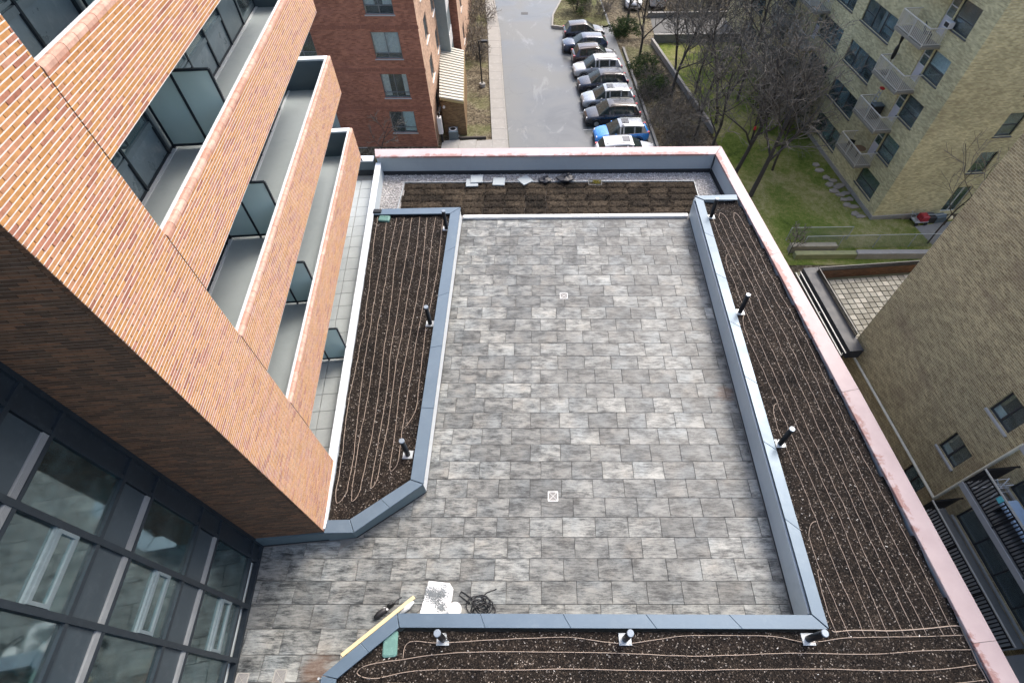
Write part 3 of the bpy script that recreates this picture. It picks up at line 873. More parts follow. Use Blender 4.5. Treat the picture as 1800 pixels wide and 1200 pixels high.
# ---- parapet with worn pink coping
def coping_piece(parent, i0, i1, o0, o1, z):
    i0, i1, o0, o1 = [Vector((p[0], p[1], 0)) for p in (i0, i1, o0, o1)]
    mb = MB(); zt = Vector((0, 0, z)); zb = Vector((0, 0, z - 0.09)); L = (i1 - i0).length
    r = (o0 - i0).normalized() * 0.012
    top = [i0 + r + zt, o0 - r + zt, o1 - r + zt, i1 + r + zt]
    mb.face(top, [(0.02, 0), (0.98, 0), (0.98, L), (0.02, L)])
    ch = Vector((0, 0, -0.012))
    mid = [i0 + zt + ch, o0 + zt + ch, o1 + zt + ch, i1 + zt + ch]
    low = [i0 + zb, o0 + zb, o1 + zb, i1 + zb]
    uvs = [(0, 0), (1, 0), (1, L), (0, L)]
    for a in range(4):
        b = (a + 1) % 4
        mb.face([mid[a], mid[b], top[b], top[a]], [uvs[a], uvs[b], uvs[b], uvs[a]])
        mb.face([low[a], low[b], mid[b], mid[a]], [uvs[a], uvs[b], uvs[b], uvs[a]])
    mb.face(low[::-1], uvs[::-1])
    # make the normals point outwards
    o = mb.build('coping', M_COPING, parent)
    import bmesh
    bm = bmesh.new(); bm.from_mesh(o.data); bmesh.ops.remove_doubles(bm, verts=bm.verts, dist=1e-5)
    bmesh.ops.recalc_face_normals(bm, faces=bm.faces); bm.to_mesh(o.data); bm.free()
    return o
par = empty('parapet_wall', (0, 0, 0), 0, 'blue grey parapet with worn pink coping around two sides of the roof', 'parapet')
def at_poly(pts, y):
    return (interp_poly(pts, y), y)
# coping along the lane side, joints as on the roof
ys = [22.99, 15.85, 9.2, 1.88, -1.9]
seg = [(8.82, 22.91), (9.57, 15.75), (10.21, 9.15), (10.90, 1.82), (11.24, -1.9)]
sego = [(9.25, 23.60), (10.08, 15.92), (10.83, 9.28), (11.52, 1.88), (11.87, -1.9)]
for k in range(4):
    e = 0.004
    lp = lambda a, b, t: (lerp(a[0], b[0], t), lerp(a[1], b[1], t))
    coping_piece(par, lp(seg[k], seg[k+1], e/3), lp(seg[k], seg[k+1], 1 - e/6), lp(sego[k], sego[k+1], e/3), lp(sego[k], sego[k+1], 1 - e/6), 1.10)
fi = [(8.815, 22.915), (2.45, 22.82), (-3.75, 22.74), (-8.00, 22.68)]
fo = [(9.24, 23.605), (2.48, 23.50), (-3.80, 23.41), (-8.16, 23.35)]
for k in range(3):
    lp = lambda a, b, t: (lerp(a[0], b[0], t), lerp(a[1], b[1], t))
    coping_piece(par, lp(fi[k], fi[k+1], .0006), lp(fi[k], fi[k+1], .9994), lp(fo[k], fo[k+1], .0006), lp(fo[k], fo[k+1], .9994), 1.10)
w = MB()
for k in range(4):
    p = [(seg[k][0] + .04, seg[k][1]), (seg[k+1][0] + .04, seg[k+1][1]), (sego[k+1][0] - .04, sego[k+1][1]), (sego[k][0] - .04, sego[k][1])]
    w.prism(p[::-1] if k < 0 else p, -0.05, 1.02)
w.prism([(8.80, 22.96), (9.19, 23.54), (-8.10, 23.30), (-7.98, 22.73)], -0.05, 1.019)
w.build('inner_wall', M_STUCCO, par)
w = MB()
w.prism([(8.80, 22.93), (8.80, 22.97), (-7.97, 22.74), (-7.97, 22.70)], 0.0, 0.24)
w.prism([(8.83, 22.93), (9.15, 19.66), (9.20, 19.66), (8.89, 22.93)], 0.0, 0.24)
w.build('base_flashing', M_DARKGAP, par)

# low stretch of wall where the passage ends, with a small railing bracket
lowp = empty('parapet_wall', (0, 0, 0), 0, 'short dark parapet with pale cap closing the passage under the balconies', 'parapet')
w = MB(); w.prism([(-11.0, 22.72), (-8.20, 22.76), (-8.20, 23.1), (-11.0, 23.06)], 0.3, 0.80); w.build('inner_wall', M_BALCIN, lowp)
w = MB(); w.prism([(-11.0, 22.69), (-8.20, 22.73), (-8.20, 23.1), (-11.0, 23.06)], 0.0, 0.30); w.build('base_flashing', M_DARKGAP, lowp)
w = MB(); w.chamfer_prism([(-11.0, 22.66), (-8.19, 22.70), (-8.19, 23.14), (-11.0, 23.10)], 0.80, 0.86); w.build('cap', M_WHITE, lowp)
rb = MB(); rb.bar((-10.6, 22.92, 1.42), (-8.35, 22.92, 1.42), 0.05, 0.05); rb.bar((-8.9, 22.92, 1.42), (-8.72, 22.70, 0.86), 0.05, 0.04); rb.bar((-10.2, 22.92, 1.42), (-10.2, 22.92, 0.86), 0.05, 0.04)
rb.build('railing', M_BLACK, lowp)
# low pale wall between planter, gravel and passage
lo = empty('low_wall', tuple(C0), AL, 'low pale wall with white flashing between the passage slabs and the soil', 'wall')
w = MB(); w.box(-.17, .05, .08, 18.1, -0.03, .70); w.build('wall', M_WALLMETAL, lo)
for k in range(7):
    w = MB(); y0 = .06 + k * 2.58; w.chamfer_prism([(-.20, y0), (.07, y0), (.07, y0 + 2.57), (-.20, y0 + 2.57)], .70, .75, .006); w.build('cap', M_WHITE, lo)

# ---- green roof beyond the white curb
gr = MB(); gr.prism([(-7.80, 19.15), (9.05, 19.66), (8.80, 22.93), (-7.97, 22.7)], -0.025, 0.02)
groof = struct(gr, 'green_roof', M_CONCD)
cb = MB()
cx0 = -3.50
for k in range(5):
    a = cx0 + k * 2.118; y = lerp(19.29, 19.42, k / 5)
    c = MB(); c.chamfer_prism([(a + .004, y), (a + 2.114, y + .026), (a + 2.114, y + .226), (a + .004, y + .20)], 0.0, 0.115, .012)
    o = c.build('curb_stone', M_CURB, groof)
SX0, SX1, SY0, SY1 = -6.62, 7.72, 19.60, 22.02
tray_meshes = []
for s in range(5):
    mb = MB(); rg = random.Random(50 + s)
    nx, ny = 12, 6
    W, H = 0.985, 0.452
    pts = {}
    for i in range(nx + 1):
        for j in range(ny + 1):
            ed = min(i, nx - i, j * 2, (ny - j) * 2) / 2.0
            pts[i, j] = (-W/2 + W * i / nx, -H/2 + H * j / ny, 0.05 + min(ed, 1) * 0.045 + rg.uniform(-.018, .022))
    for i in range(nx):
        for j in range(ny):
            mb.face([pts[i,j], pts[i+1,j], pts[i+1,j+1], pts[i,j+1]])
    mb.box(-W/2, W/2, -H/2, H/2, 0.0, 0.05)
    for k in range(150):
        x, y = rg.uniform(-W/2, W/2), rg.uniform(-H/2 + .02, H/2 - .02); h = rg.uniform(.02, .07); a = rg.uniform(0, 6.28); d = rg.uniform(.012, .03)
        mb.face([(x - d*math.cos(a), y - d*math.sin(a), .07), (x + d*math.cos(a), y + d*math.sin(a), .07), (x + rg.uniform(-.03,.03), y + rg.uniform(-.03,.03), .07 + h)])
    tray_meshes.append(mb.mesh('sedum_tray', M_SEDUM))
for r in range(5):
    for c in range(15):
        x = SX0 + .5 + c * 1.0 + (0.06 if r % 2 else 0)
        x = min(x, SX1 - .35)
        y = SY0 + .24 + r * 0.485
        if x < -3.4 and False: continue
        o = bpy.data.objects.new('sedum_tray', tray_meshes[rng.randrange(5)]); COL.objects.link(o); o.parent = groof
        o.location = (x, y + 0.009 * x, 0.021); o.rotation_euler = (0, 0, R(0.6) + (math.pi if rng.random() < .5 else 0))
ed = MB()
ed.bar((SX0 - .06, SY1 + .03 - .06, .07), (SX1 + .12, SY1 + .03 + .07, .07), .03, .11); ed.bar((SX0 - .05, SY0 - .2, .07), (SX0 - .05, SY1 + .02 - .06, .07), .03, .11); ed.bar((SX1 + .12, SY0 + .1, .07), (SX1 + .12, SY1 + .08, .07), .03, .11)
ed.build('edging', M_PLATE, groof)
gv = MB(); rg = random.Random(11); cnt = 0
ico = [(0,0,1),(.9,0,.3),(.3,.85,.3),(-.75,.5,.3),(-.75,-.5,.3),(.3,-.85,.3)]
while cnt < 6500:
    x = rg.uniform(-7.75, 8.9); y = rg.uniform(19.2, 22.9)
    ytop = lerp(22.68, 22.90, (x + 8) / 16.8); yin = SY1 + .05 + 0.009 * x
    xr = interp_poly(INN, y) - .06; xl = L2W(.06, (y - 4.69) / math.cos(AL)).x + .05
    if y > ytop or x > xr or x < xl: continue
    if y < yin and SX0 - .07 < x < SX1 + .13: continue
    if y < 19.35: continue
    cnt += 1
    s = rg.uniform(.022, .046); a = rg.uniform(0, 6.28); ca, sa = math.cos(a), math.sin(a); zz = .02 + rg.uniform(0, .03); sq = rg.uniform(.6, 1)
    vs = [(x + s*(p[0]*ca - p[1]*sa*sq), y + s*(p[0]*sa + p[1]*ca*sq), zz + s*p[2]*.8) for p in ico]
    gv.raw(vs, ((0,1,2),(0,2,3),(0,3,4),(0,4,5),(0,5,1)), rg.uniform(.01, 1))
gv.build('gravel', M_GRAVEL, groof, kind='stuff')
gb = MB(); gb.prism([(-7.75, 19.17), (9.0, 19.66), (8.78, 22.9), (-7.93, 22.68)], 0.0202, 0.0212); gb.build('gravel_bed', plain('gravel_bed', (0.26, 0.25, 0.24), .9, var=.4, scale=25), groof)

# ---- loose things on the gravel
def slab_obj(u, v, rz, lab, s=0.60, z=0.06, tilt=0):
    p = onz(u, v, z)
    mb = MB(); mb.chamfer_prism([(-s/2, -s/2), (s/2, -s/2), (s/2, s/2), (-s/2, s/2)], 0, .05, .008)
    o = mb.build('concrete_slab', M_SLAB); o.location = (p.x, p.y, z); o.rotation_euler = (tilt, 0, R(rz))
    tag(o, lab, 'slab', 'loose slabs on the roof gravel')
slab_obj(830, 322, 2, 'loose grey slab lying under another slab at the sedum edge', z=.145)
slab_obj(838, 315.5, 3, 'loose grey slab stacked on top of another slab on the gravel', z=.20)
slab_obj(877, 320, -2, 'single square grey slab lying straight on the gravel beside a slab pair', z=.145)
slab_obj(923, 317.5, 38, 'grey slab turned cornerwise on the gravel near the black bags', z=.10)
def bag(u, v, s, lab, seed):
    p = onz(u, v, 0.2); rg = random.Random(seed); mb = MB()
    n, m = 14, 9; pts = []
    for j in range(m):
        t = j / (m - 1); r = math.sin(min(1, t * 1.25 + .15) * math.pi * .5) if t < .75 else max(.08, 1 - (t - .72) * 3.3)
        row = []
        for i in range(n):
            a = 2*math.pi*i/n; q = 1 + .28 * noise.noise((math.cos(a)*1.7 + seed, math.sin(a)*1.7, t*3.2)) + rg.uniform(-.07, .07)
            row.append((math.cos(a)*r*q*s*1.15, math.sin(a)*r*q*s*.8, t*s*1.0 + rg.uniform(-.02, .02)))
        pts.append(row)
    for j in range(m-1):
        for i in range(n):
            mb.face([pts[j][i], pts[j][(i+1) % n], pts[j+1][(i+1) % n], pts[j+1][i]])
    mb.face([pts[-1][i] for i in range(n)]); mb.face([pts[0][i] for i in reversed(range(n))])
    root = empty('bin_bag', (p.x, p.y, 0.03), 0, lab, 'bag', 'black bags on the roof gravel')
    mb.build('bag', M_BAG, root)
    kn = MB(); kn.tube([(0, 0, s*.9), (s*.2, .05, s*1.15), (s*.45, .1, s*1.05)], [.05, .035, .05], 6); kn.tube([(0, 0, s*.9), (-s*.1, -.06, s*1.2)], [.04, .06], 6); kn.build('knot', M_BAG, root)
bag(957.5, 316, .30, 'smaller crumpled black bin bag on the gravel', 2)
bag(994, 315, .38, 'larger black bin bag slumped on the gravel', 5)
p = onz(1046, 320, .15)
tr = empty('plant_tray', (p.x, p.y, .03), 0, 'grey plant tray with yellow green moss and dead stalks at the sedum edge', 'plant tray')
mb = MB(); mb.box(-.32, .32, -.2, .2, 0, .02); 
for a, b in (((-.32,-.2),(.32,-.2)),((.32,-.2),(.32,.2)),((.32,.2),(-.32,.2)),((-.32,.2),(-.32,-.2))): mb.bar((*a, .06), (*b, .06), .025, .12)
mb.build('tray', M_CONCD, tr)
mb = MB(); rg = random.Random(4)
for k in range(420):
    x, y = rg.gauss(.08, .10), rg.gauss(0, .08); h = rg.uniform(.05, .2); a = rg.uniform(0, 6.28); d = .02
    mb.face([(x - d*math.cos(a), y - d*math.sin(a), .03), (x + d*math.cos(a), y + d*math.sin(a), .03), (x + rg.uniform(-.06,.06), y + rg.uniform(-.06,.06), h)], rnd=rg.uniform(.5, 1))
mb.build('moss', m_rndleaf('yellow_moss', [(0, (.12, .10, .03)), (1, (.42, .36, .06))]), tr, kind='stuff')
mb = MB()
for k in range(60):
    x, y = rg.gauss(.10, .16), rg.gauss(-.2, .10); mb.tube([(x, y, .03), (x + rg.uniform(-.12,.12), y + rg.uniform(-.1,.1), rg.uniform(.1,.24))], [.006, .003], 4)
mb.build('dead_stalks', M_TWIGD, tr, kind='stuff')

# ---- bollard lights
def bollard(loc, lab, h=1.0):
    root = empty('bollard_light', loc, 0, lab, 'bollard light', 'bollard lights in the planters')
    mb = MB(); mb.chamfer_prism([(-.16,-.14),(.16,-.14),(.16,.14),(-.16,.14)], 0, .02, .005)
    for sx_ in (-.12, .12): mb.lathe([(.014, .02), (.014, .04)], 8, Matrix.Translation((sx_, -.10, 0)))
    mb.build('base_plate', M_PLATE, root)
    mb = MB(); mb.lathe([(.080, .02), (.080, h - .16)], 20); mb.build('post', M_BLACK, root, smooth=False)
    mb = MB()
    for k in range(4): mb.lathe([(.062, h - .16 + k*.028), (.078, h - .158 + k*.028), (.078, h - .145 + k*.028), (.062, h - .143 + k*.028)], 20)
    mb.lathe([(.058, h - .16), (.058, h - .045)], 16); mb.build('louvre_head', M_BLKPL, root)
    mb = MB(); mb.lathe([(.084, h - .045), (.086, h - .008), (.076, h)], 20); mb.build('top_cap', M_LAMPTOP, root)
zl, zr = 0.60, 0.93
for (x, y), lab in zip(((-4.06, 17.95), (-4.10, 12.5), (-4.14, 7.12)), ('black bollard light beside the green valve lid end of the long planter', 'black bollard light halfway along the planter beside the brick balconies', 'black bollard light near the slanted end of the planter beside the brick balconies')):
    bollard((x, y, zl), lab)
for (x, y), lab in zip(((7.72, 18.35), (7.70, 12.8), (7.69, 7.35)), ('black bollard light next to the gravel roof end of the parapet planter', 'black bollard light halfway along the planter by the pink parapet', 'black bollard light in the parapet planter level with the brown wall windows')):
    bollard((x, y, zr), lab)
for (x, y), lab in zip(((-2.40, 1.93), (2.22, 1.93), (6.87, 1.93)), ('black bollard light in the planter beside the rectangular valve lid', 'black bollard light midway along the cross planter cap', 'black bollard light at the mitred corner of the planter cap')):
    bollard((x, y, zr), lab)

# ---- valve lids
def valve(loc, w, l, rz, lab):
    root = empty('valve_box', loc, R(rz), lab, 'valve box', 'green valve boxes in the soil')
    def rr(w, l, r, n=5):
        p = []
        for cx, cy, a0 in ((w/2-r, l/2-r, 0), (-w/2+r, l/2-r, 90), (-w/2+r, -l/2+r, 180), (w/2-r, -l/2+r, 270)):
            for k in range(n + 1):
                a = R(a0 + 90*k/n); p.append((cx + r*math.cos(a), cy + r*math.sin(a)))
        return p
    mb = MB(); mb.chamfer_prism(rr(w, l, .07), -.15, .05, .015); mb.build('rim', M_GREENBOX, root)
    mb = MB(); mb.chamfer_prism(rr(w - .07, l - .07, .05), .05, .066, .006)
    for k in range(9): mb.box(-w/2 + .07, w/2 - .07, -l/2 + .09 + k*(l - .18)/8 - .006, -l/2 + .09 + k*(l-.18)/8 + .006, .066, .070)
    mb.build('lid', M_GREENBOX, root)
    mb = MB(); mb.lathe([(.022, .066), (.022, .072)], 10, Matrix.Translation((0, l/2 - .09, 0))); mb.build('key_hole', M_BLACK, root)
p = onz(686, 1131, .98); valve((p.x, p.y, zr + .02), .36, .58, 5, 'green rectangular valve lid in the soil of the cross planter')
p = onz(675.5, 384, .65); valve((p.x, p.y, zl + .03), .50, .36, -4, 'green oval valve lid under the far cap of the long planter')

# ---- drip hoses
def sz(x, y, z): return z + 0.05 * (noise.noise((x*2.1, y*2.1, 3.3)) + 0.6 * noise.noise((x*5.3, y*5.3, 9.1))) + 0.018
def hose(pts, z, lab, grp, r=0.0095):
    # smooth through the points, lying on the soil
    P_ = [Vector((p[0], p[1], 0)) for p in pts]
    out = []
    for i in range(len(P_) - 1):
        p0, p1, p2, p3 = P_[max(i-1,0)], P_[i], P_[i+1], P_[min(i+2, len(P_)-1)]
        n = max(3, int((p2 - p1).length / .16))
        for k in range(n):
            t = k / n
            q = 0.5 * ((2*p1) + (p2 - p0)*t + (2*p0 - 5*p1 + 4*p2 - p3)*t*t + (3*p1 - p0 - 3*p2 + p3)*t**3)
            out.append((q.x, q.y, sz(q.x, q.y, z)))
    q = P_[-1]; out.append((q.x, q.y, sz(q.x, q.y, z)))
    mb = MB(); mb.tube(out, r, 6)
    o = mb.build('drip_hose', M_HOSE, smooth=True)
    tag(o, lab, 'hose', grp)
    return o
rh = random.Random(21)
def wob(k, s): return 0.13 * noise.noise((s * 0.28, k * 3.7, 1.7)) + 0.035 * noise.noise((s * 0.9, k * 5.1, 4.2))
ORD = ['first', 'second', 'third', 'fourth', 'fifth', 'sixth', 'seventh', 'eighth', 'ninth', 'tenth', 'eleventh', 'twelfth', 'thirteenth', 'fourteenth', 'fifteenth', 'sixteenth']
GL = 'drip hoses in the planter beside the balconies'
LBL = 'thin tan drip hose running lengthwise over the soil beside the brick balconies'
def leftx(y): return L2W(.10, (y - 4.69)).x
def lx(k, y):
    a, b = leftx(y), -4.02
    t = (k + .45) / 9.0
    near = max(0, min(1, (y - 6) / 8))
    return lerp(a, b, t) + wob(k, y)
ends_near = [5.55, 5.55, 5.60, 5.60, 6.02, 6.02, 6.55, 6.55, 8.3, 8.9, 11.9]
k = 0
while k < 8:
    y0 = ends_near[k]
    up1 = [(lx(k, y), y) for y in [18.7 - i * 0.9 for i in range(int((18.7 - y0 - .5) / .9) + 1)]]
    up2 = [(lx(k+1, y), y) for y in [18.7 - i * 0.9 for i in range(int((18.7 - y0 - .5) / .9) + 1)]]
    mid = ((lx(k, y0 + .4) + lx(k+1, y0 + .4)) / 2 - .04, y0)
    hose(up1 + [(lx(k, y0 + .4) + .01, y0 + .28), (lerp(lx(k, y0 + .4), mid[0], .5), y0 + .07), mid, (lerp(lx(k+1, y0 + .4), mid[0], .45), y0 + .10), (lx(k+1, y0 + .4), y0 + .34)] + up2[::-1], zl, 'thin tan drip hose loop, %s loop from the low pale wall under the balconies' % ORD[k // 2], GL)
    k += 2
for k, ye in ((8, 8.4),):
    pts = [(lx(k, y), y) for y in [18.7 - i * 0.9 for i in range(int((18.7 - ye) / .9) + 1)]]
    xe = lx(k - 1, ye - .45)
    hose(pts + [(lerp(pts[-1][0], xe, .6), ye - .22), (xe + .02, ye - .35)], zl, 'single tan drip hose hooked sideways, next to the long planter cap with bollards', GL)
# parapet planter: lines parallel to the parapet, hooked back where the planter narrows
GR = 'drip hoses in the planter along the pink parapet'
LBR = 'thin tan drip hose running lengthwise over the dark soil along the pink parapet'
def rx(k, y): return interp_poly(INN, y) - .24 - .335 * k + wob(k + 20, y) * .8
def far_end(k):
    y = 18.6
    while y > 3 and rx(k, y) < 7.66: y -= .1
    return y
yend = [18.55, 18.55, 18.5, 18.5, 18.2]
for k in (0, 2):
    ya = 18.25
    a = [(rx(k, y), y) for y in [2.0 + i * .65 for i in range(int((ya - 2.0) / .65) + 1)]]
    b = [(rx(k+1, y), y) for y in [2.0 + i * .65 for i in range(int((ya - 2.0) / .65) + 1)]]
    m = ((a[-1][0] + b[-1][0]) / 2 - .06, ya + .35)
    hose(a + [(lerp(a[-1][0], m[0], .5), ya + .27), m, (lerp(b[-1][0], m[0], .35), ya + .14)] + b[::-1], zr, 'long tan drip hose loop on dark soil, %s loop from the pink coping' % ORD[k // 2], GR)
for k in range(4, 10):
    ye = min(far_end(k), 18.2)
    pts = [(rx(k, y), y) for y in [2.0 + i * .65 for i in range(max(2, int((ye - 2.0) / .65) + 1))]]
    yl = pts[-1][1]
    xt = rx(k - 1, yl + 1.0)
    hose(pts + [(pts[-1][0] + .02, yl + .55), (lerp(pts[-1][0], xt, .45), yl + .86), (xt - .03, yl + .95)], zr, 'single tan drip hose with hooked end, %s in from the pink coping loops' % ORD[k - 4], GR)
hd = [onz(u, v, .95) for u, v in ((1462, 1107), (1468, 1110), (1500, 1107), (1570, 1108), (1630, 1104), (1683, 1099), (1692, 1106), (1705, 1135), (1722, 1170), (1740, 1205))]
hose([(p.x, p.y) for p in hd] + [(hd[-1].x + .15, -1.6)], zr, 'tan header hose bending round the corner where all the drip hoses end', 'header hoses', .015)
GN = 'drip hoses in the cross planter'
LBN = 'tan drip hose running crosswise over the soil behind the cross planter cap'
def px(lst): return [(q.x, q.y) for q in (onz(u, v, .96) for u, v in lst)]
hose(px([(1700, 1115), (1620, 1118), (1540, 1119), (1480, 1121), (1440, 1127), (1410, 1127), (1360, 1118), (1290, 1116), (1200, 1117), (1150, 1124), (1105, 1130), (1060, 1127), (1000, 1119), (930, 1121), (860, 1124), (800, 1128), (760, 1129), (728, 1126), (712, 1134), (708, 1157)]), zr, 'tan drip hose nearest the cross planter cap, bending round the bollard plates', GN)
hose(px([(1712, 1141), (1620, 1143), (1530, 1149), (1400, 1147), (1280, 1151), (1200, 1152), (1080, 1147), (960, 1145), (850, 1145), (770, 1149), (710, 1158), (660, 1165), (637, 1172), (627, 1182), (640, 1190), (665, 1191), (705, 1182), (745, 1177), (800, 1176), (900, 1177), (1000, 1175), (1150, 1178), (1300, 1176), (1450, 1175), (1560, 1178), (1650, 1176), (1720, 1167)]), zr, 'tan drip hose looping back beside the valve lid in the cross planter', GN)
hose(px([(1735, 1194), (1640, 1203), (1450, 1206), (1250, 1204), (1050, 1207), (900, 1204), (760, 1202), (690, 1200), (660, 1203), (655, 1212)]), zr, 'tan drip hose furthest from the cross planter cap', GN)

# ---- odds and ends behind the cross planter
p = onz(719, 1050, .10); q = onz(596, 1150, 1.0)
lum = MB(); pa = onz(728, 1049, .06); pb = onz(600, 1152, .92)
dirn = (pb - pa)
lum.bar((0, 0, 0), dirn, .10, .045)
o = lum.build('lumber', M_LUMBER, loc=tuple(pa)); tag(o, 'long pale timber leaning against the slanted planter cap', 'timber')
p = onz(766, 1056, .2)
fo_ = empty('foam_sheet', (p.x, p.y, 0), R(-3), 'white foam sheet smeared with grey mortar standing against the planter wall', 'foam sheet')
prof = [(-.42, 0), (.38, 0), (.42, .55), (.42, .78), (.30, .92), (-.30, .95), (-.34, .6)]
mb = MB()
n = len(prof)
vs = [(x, .10 + .10 * (1 - y) , .02 + y * .5) for x, y in prof] + [(x, .16 + .10 * (1 - y), .07 + y * .5) for x, y in prof]
vs = [(x, -.42 + y * 1.0, .03 + .0 * y) for x, y in prof] + [(x, -.42 + y * 1.0, .12) for x, y in prof]
mb.raw(vs, [tuple(range(n, 2*n)), tuple(reversed(range(n)))] + [(i, (i+1) % n, n + (i+1) % n, n + i) for i in range(n)])
mb.build('sheet', M_FOAM, fo_)
mb = MB(); rg = random.Random(8)
for cx_, cy_, s, cntk in ((-.17, .22, .2, 420), (.10, .20, .17, 300), (.16, -.12, .13, 260), (-.05, .05, .2, 240), (.15, .42, .14, 60)):
    for k in range(cntk):
        x, y = cx_ + rg.gauss(0, s * .5), cy_ + rg.gauss(0, s * .4)
        if abs(x) > .36 or y > .45 or y < -.38: continue
        s2 = rg.uniform(.008, .026); a = rg.uniform(0, 6.28)
        mb.raw([(x + s2*math.cos(a + i*2.1), y + s2*math.sin(a + i*2.1), .1215) for i in range(3)] + [(x, y, .121 + s2*.6)], ((0,1,3),(1,2,3),(2,0,3)))
mb.build('mortar_smear', plain('grey_mortar', (0.19, 0.21, 0.22), .9, var=.25), fo_, kind='stuff')
p = onz(800, 1072, .2)
pot = empty('pot_lid', (p.x, p.y, 0), 0, 'round white bucket lid beside the foam sheet', 'lid')
mb = MB(); mb.lathe([(.15, 0), (.17, .22), (.18, .30)], 22); mb.build('bucket', M_FOAM, pot)
mb = MB(); mb.lathe([(.185, .30), (.19, .33), (.17, .345), (.165, .335), (.05, .335)], 22); mb.build('lid', M_WHITEP, pot)
p = onz(845, 1063, .05)
cab = MB(); rg = random.Random(3); pts = []
for t in range(150):
    a = t * .30; r = .20 + .08 * math.sin(t * .37) + .05 * math.sin(t * .11)
    pts.append((r * math.cos(a) * 1.15 + .06 * math.sin(t * .05), r * math.sin(a) * .8 - .05 + .08 * math.sin(t * .21), .03 + .05 * (1 + math.sin(t * .9)) * (t / 150)))
pts = [(.42, .42, .012), (.15, .33, .015), (.02, .2, .03)] + pts + [(-.2, .12, .05), (-.42, .28, .015), (-.58, .36, .012), (-.62, .26, .012), (-.45, .15, .02), (-.3, .05, .03)]
cab.tube(pts, .017, 6); o = cab.build('cable_coil', M_BLACK, smooth=True, loc=(p.x, p.y, 0)); tag(o, 'tangled coil of black cable on the pavers against the planter', 'cable')
p = onz(676, 1073, .05)
tool = empty('power_tool', (p.x, p.y, 0), R(35), 'black power tool with cord lying beside the leaning timber', 'tool')
mb = MB()
mb.tube([(-.30, -.02, .08), (-.18, 0, .09), (-.02, 0, .10), (.08, 0, .10)], [.05, .085, .08, .05], 10); mb.build('body', M_BLKPL, tool, smooth=True)
mb = MB(); mb.lathe([(.03, -.03), (.10, -.03), (.10, .03), (.03, .03)], 16, Matrix.Translation((.20, .02, .10)) @ Matrix.Rotation(R(80), 4, 'X')); mb.build('wheel_guard', M_BLACK, tool)
mb = MB(); mb.bar((.02, .06, .11), (.10, -.05, .13), .05, .05); mb.build('clip', M_WHITEP, tool)
mb = MB(); mb.tube([(.25, 0, .1), (.40, .06, .05), (.55, .05, .02)], .014, 6); mb.build('cord', M_BLACK, tool)
p = onz(712, 1068, .1)
br = empty('dust_shovel', (p.x, p.y, 0), R(38), 'small white plastic jug lying under the leaning timber', 'jug')
mb = MB(); mb.tube([(-.2, 0, .08), (.1, 0, .09), (.22, 0, .07), (.27, 0, .06)], [.09, .10, .05, .03], 12); mb.build('body', M_FOAM, br, smooth=True)
mb = MB(); mb.tube([(-.1, 0, .16), (-.02, 0, .22), (.1, 0, .17)], .014, 6); mb.build('handle', M_FOAM, br)
br.name = 'plastic_jug'
p = onz(565, 1192, .2)
wj = empty('white_scraper', (-5.25, 1.02, 0), 0, 'small white plastic scraper standing at the lower planter cap corner', 'scraper')
mb = MB(); mb.bar((0, 0, 0), (-.05, .05, .9), .10, .03); mb.build('blade', M_WHITEP, wj)
mb = MB(); mb.tube([(-.05, .05, .9), (-.06, .06, 1.05)], .03, 8); mb.build('handle', M_PLATE, wj)
wj.name = 'hand_scraper'

# ================================================================== BRICK AND GLASS BUILDING
ab = empty('apartment_building', tuple(C0), AL, 'orange brick and dark glass apartment block with long balconies above the terrace', 'building')
PITCH = 2.83
TOPS = [4.33 + PITCH * k for k in range(5)]
ZT = 17.5
core = MB()
core.box(-2.0, -.010, .010, 2.165, .60, ZT)                      # solid wing
for t in TOPS:
    core.box(-.11, -.010, 2.18, 15.19, t - 1.38, t - .11)
    core.box(-1.9, -.115, 14.96, 15.19, t - 1.38, t - .06)
brickwall = core.build('brick_wall', plain('shadowed_joint', (0.055, 0.040, 0.032), .95, var=.2), ab)
JB = 0.017
joints = MB(); jointsd = MB(); stuffd = MB()
BL, BH, J = 0.325, 0.068, 0.013
cand = []                                                       # (distance, kind, position) of whole bricks
stuffb = MB(); rgb = random.Random(99)
def project(p):
    q = p - Vector((0, 0, CAM_H)); z = q.y * cT - q.z * sT
    if z < .5: return None
    return CX + FPX * q.x / z, CY + FPX * (-q.y * sT - q.z * cT) / z
def lit_face(y0, y1, z0, z1):
    n = int(round((z1 - z0) / BH))
    for j in range(n):
        za = z0 + j * BH + JB / 2; zb = za + BH - JB
        joints.box(-.012, -.0022, y0 + .003, y1 - .003, z0 + j * BH - JB / 2 + .0003, z0 + j * BH + JB / 2 - .0003)
        off = (j % 2) * BL / 2
        y = y0 - off
        while y < y1 - .02:
            a, b = max(y, y0) + J / 2, min(y + BL, y1) - J / 2
            y += BL
            if b - a < .03: continue
            dx = rgb.uniform(-.0015, .0015)
            if b - a > BL - J - .005:
                cand.append(('x', 0.0 + dx, (a + b) / 2, (za + zb) / 2))
            else: add_brick('x', dx, a, b, za, zb)
def add_brick(kind, d, a, b, za, zb):
    r = rgb.uniform(.01, 1)
    if kind == 'x': stuffb.raw([(d,a,za),(d,b,za),(d,b,zb),(d,a,zb),(-.02,a,za),(-.02,b,za),(-.02,b,zb),(-.02,a,zb)], ((0,1,2,3),(1,0,4,5),(3,2,6,7),(0,3,7,4),(2,1,5,6)), r)
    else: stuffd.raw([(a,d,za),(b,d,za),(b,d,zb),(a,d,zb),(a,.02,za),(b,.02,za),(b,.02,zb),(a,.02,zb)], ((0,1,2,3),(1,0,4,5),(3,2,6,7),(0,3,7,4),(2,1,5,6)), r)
lit_face(0.0, 2.165, .64, 15.6)
for t in TOPS: lit_face(2.18, 15.19, t - 1.38, t - .11)
nc = int((15.6 - .64) / BH)
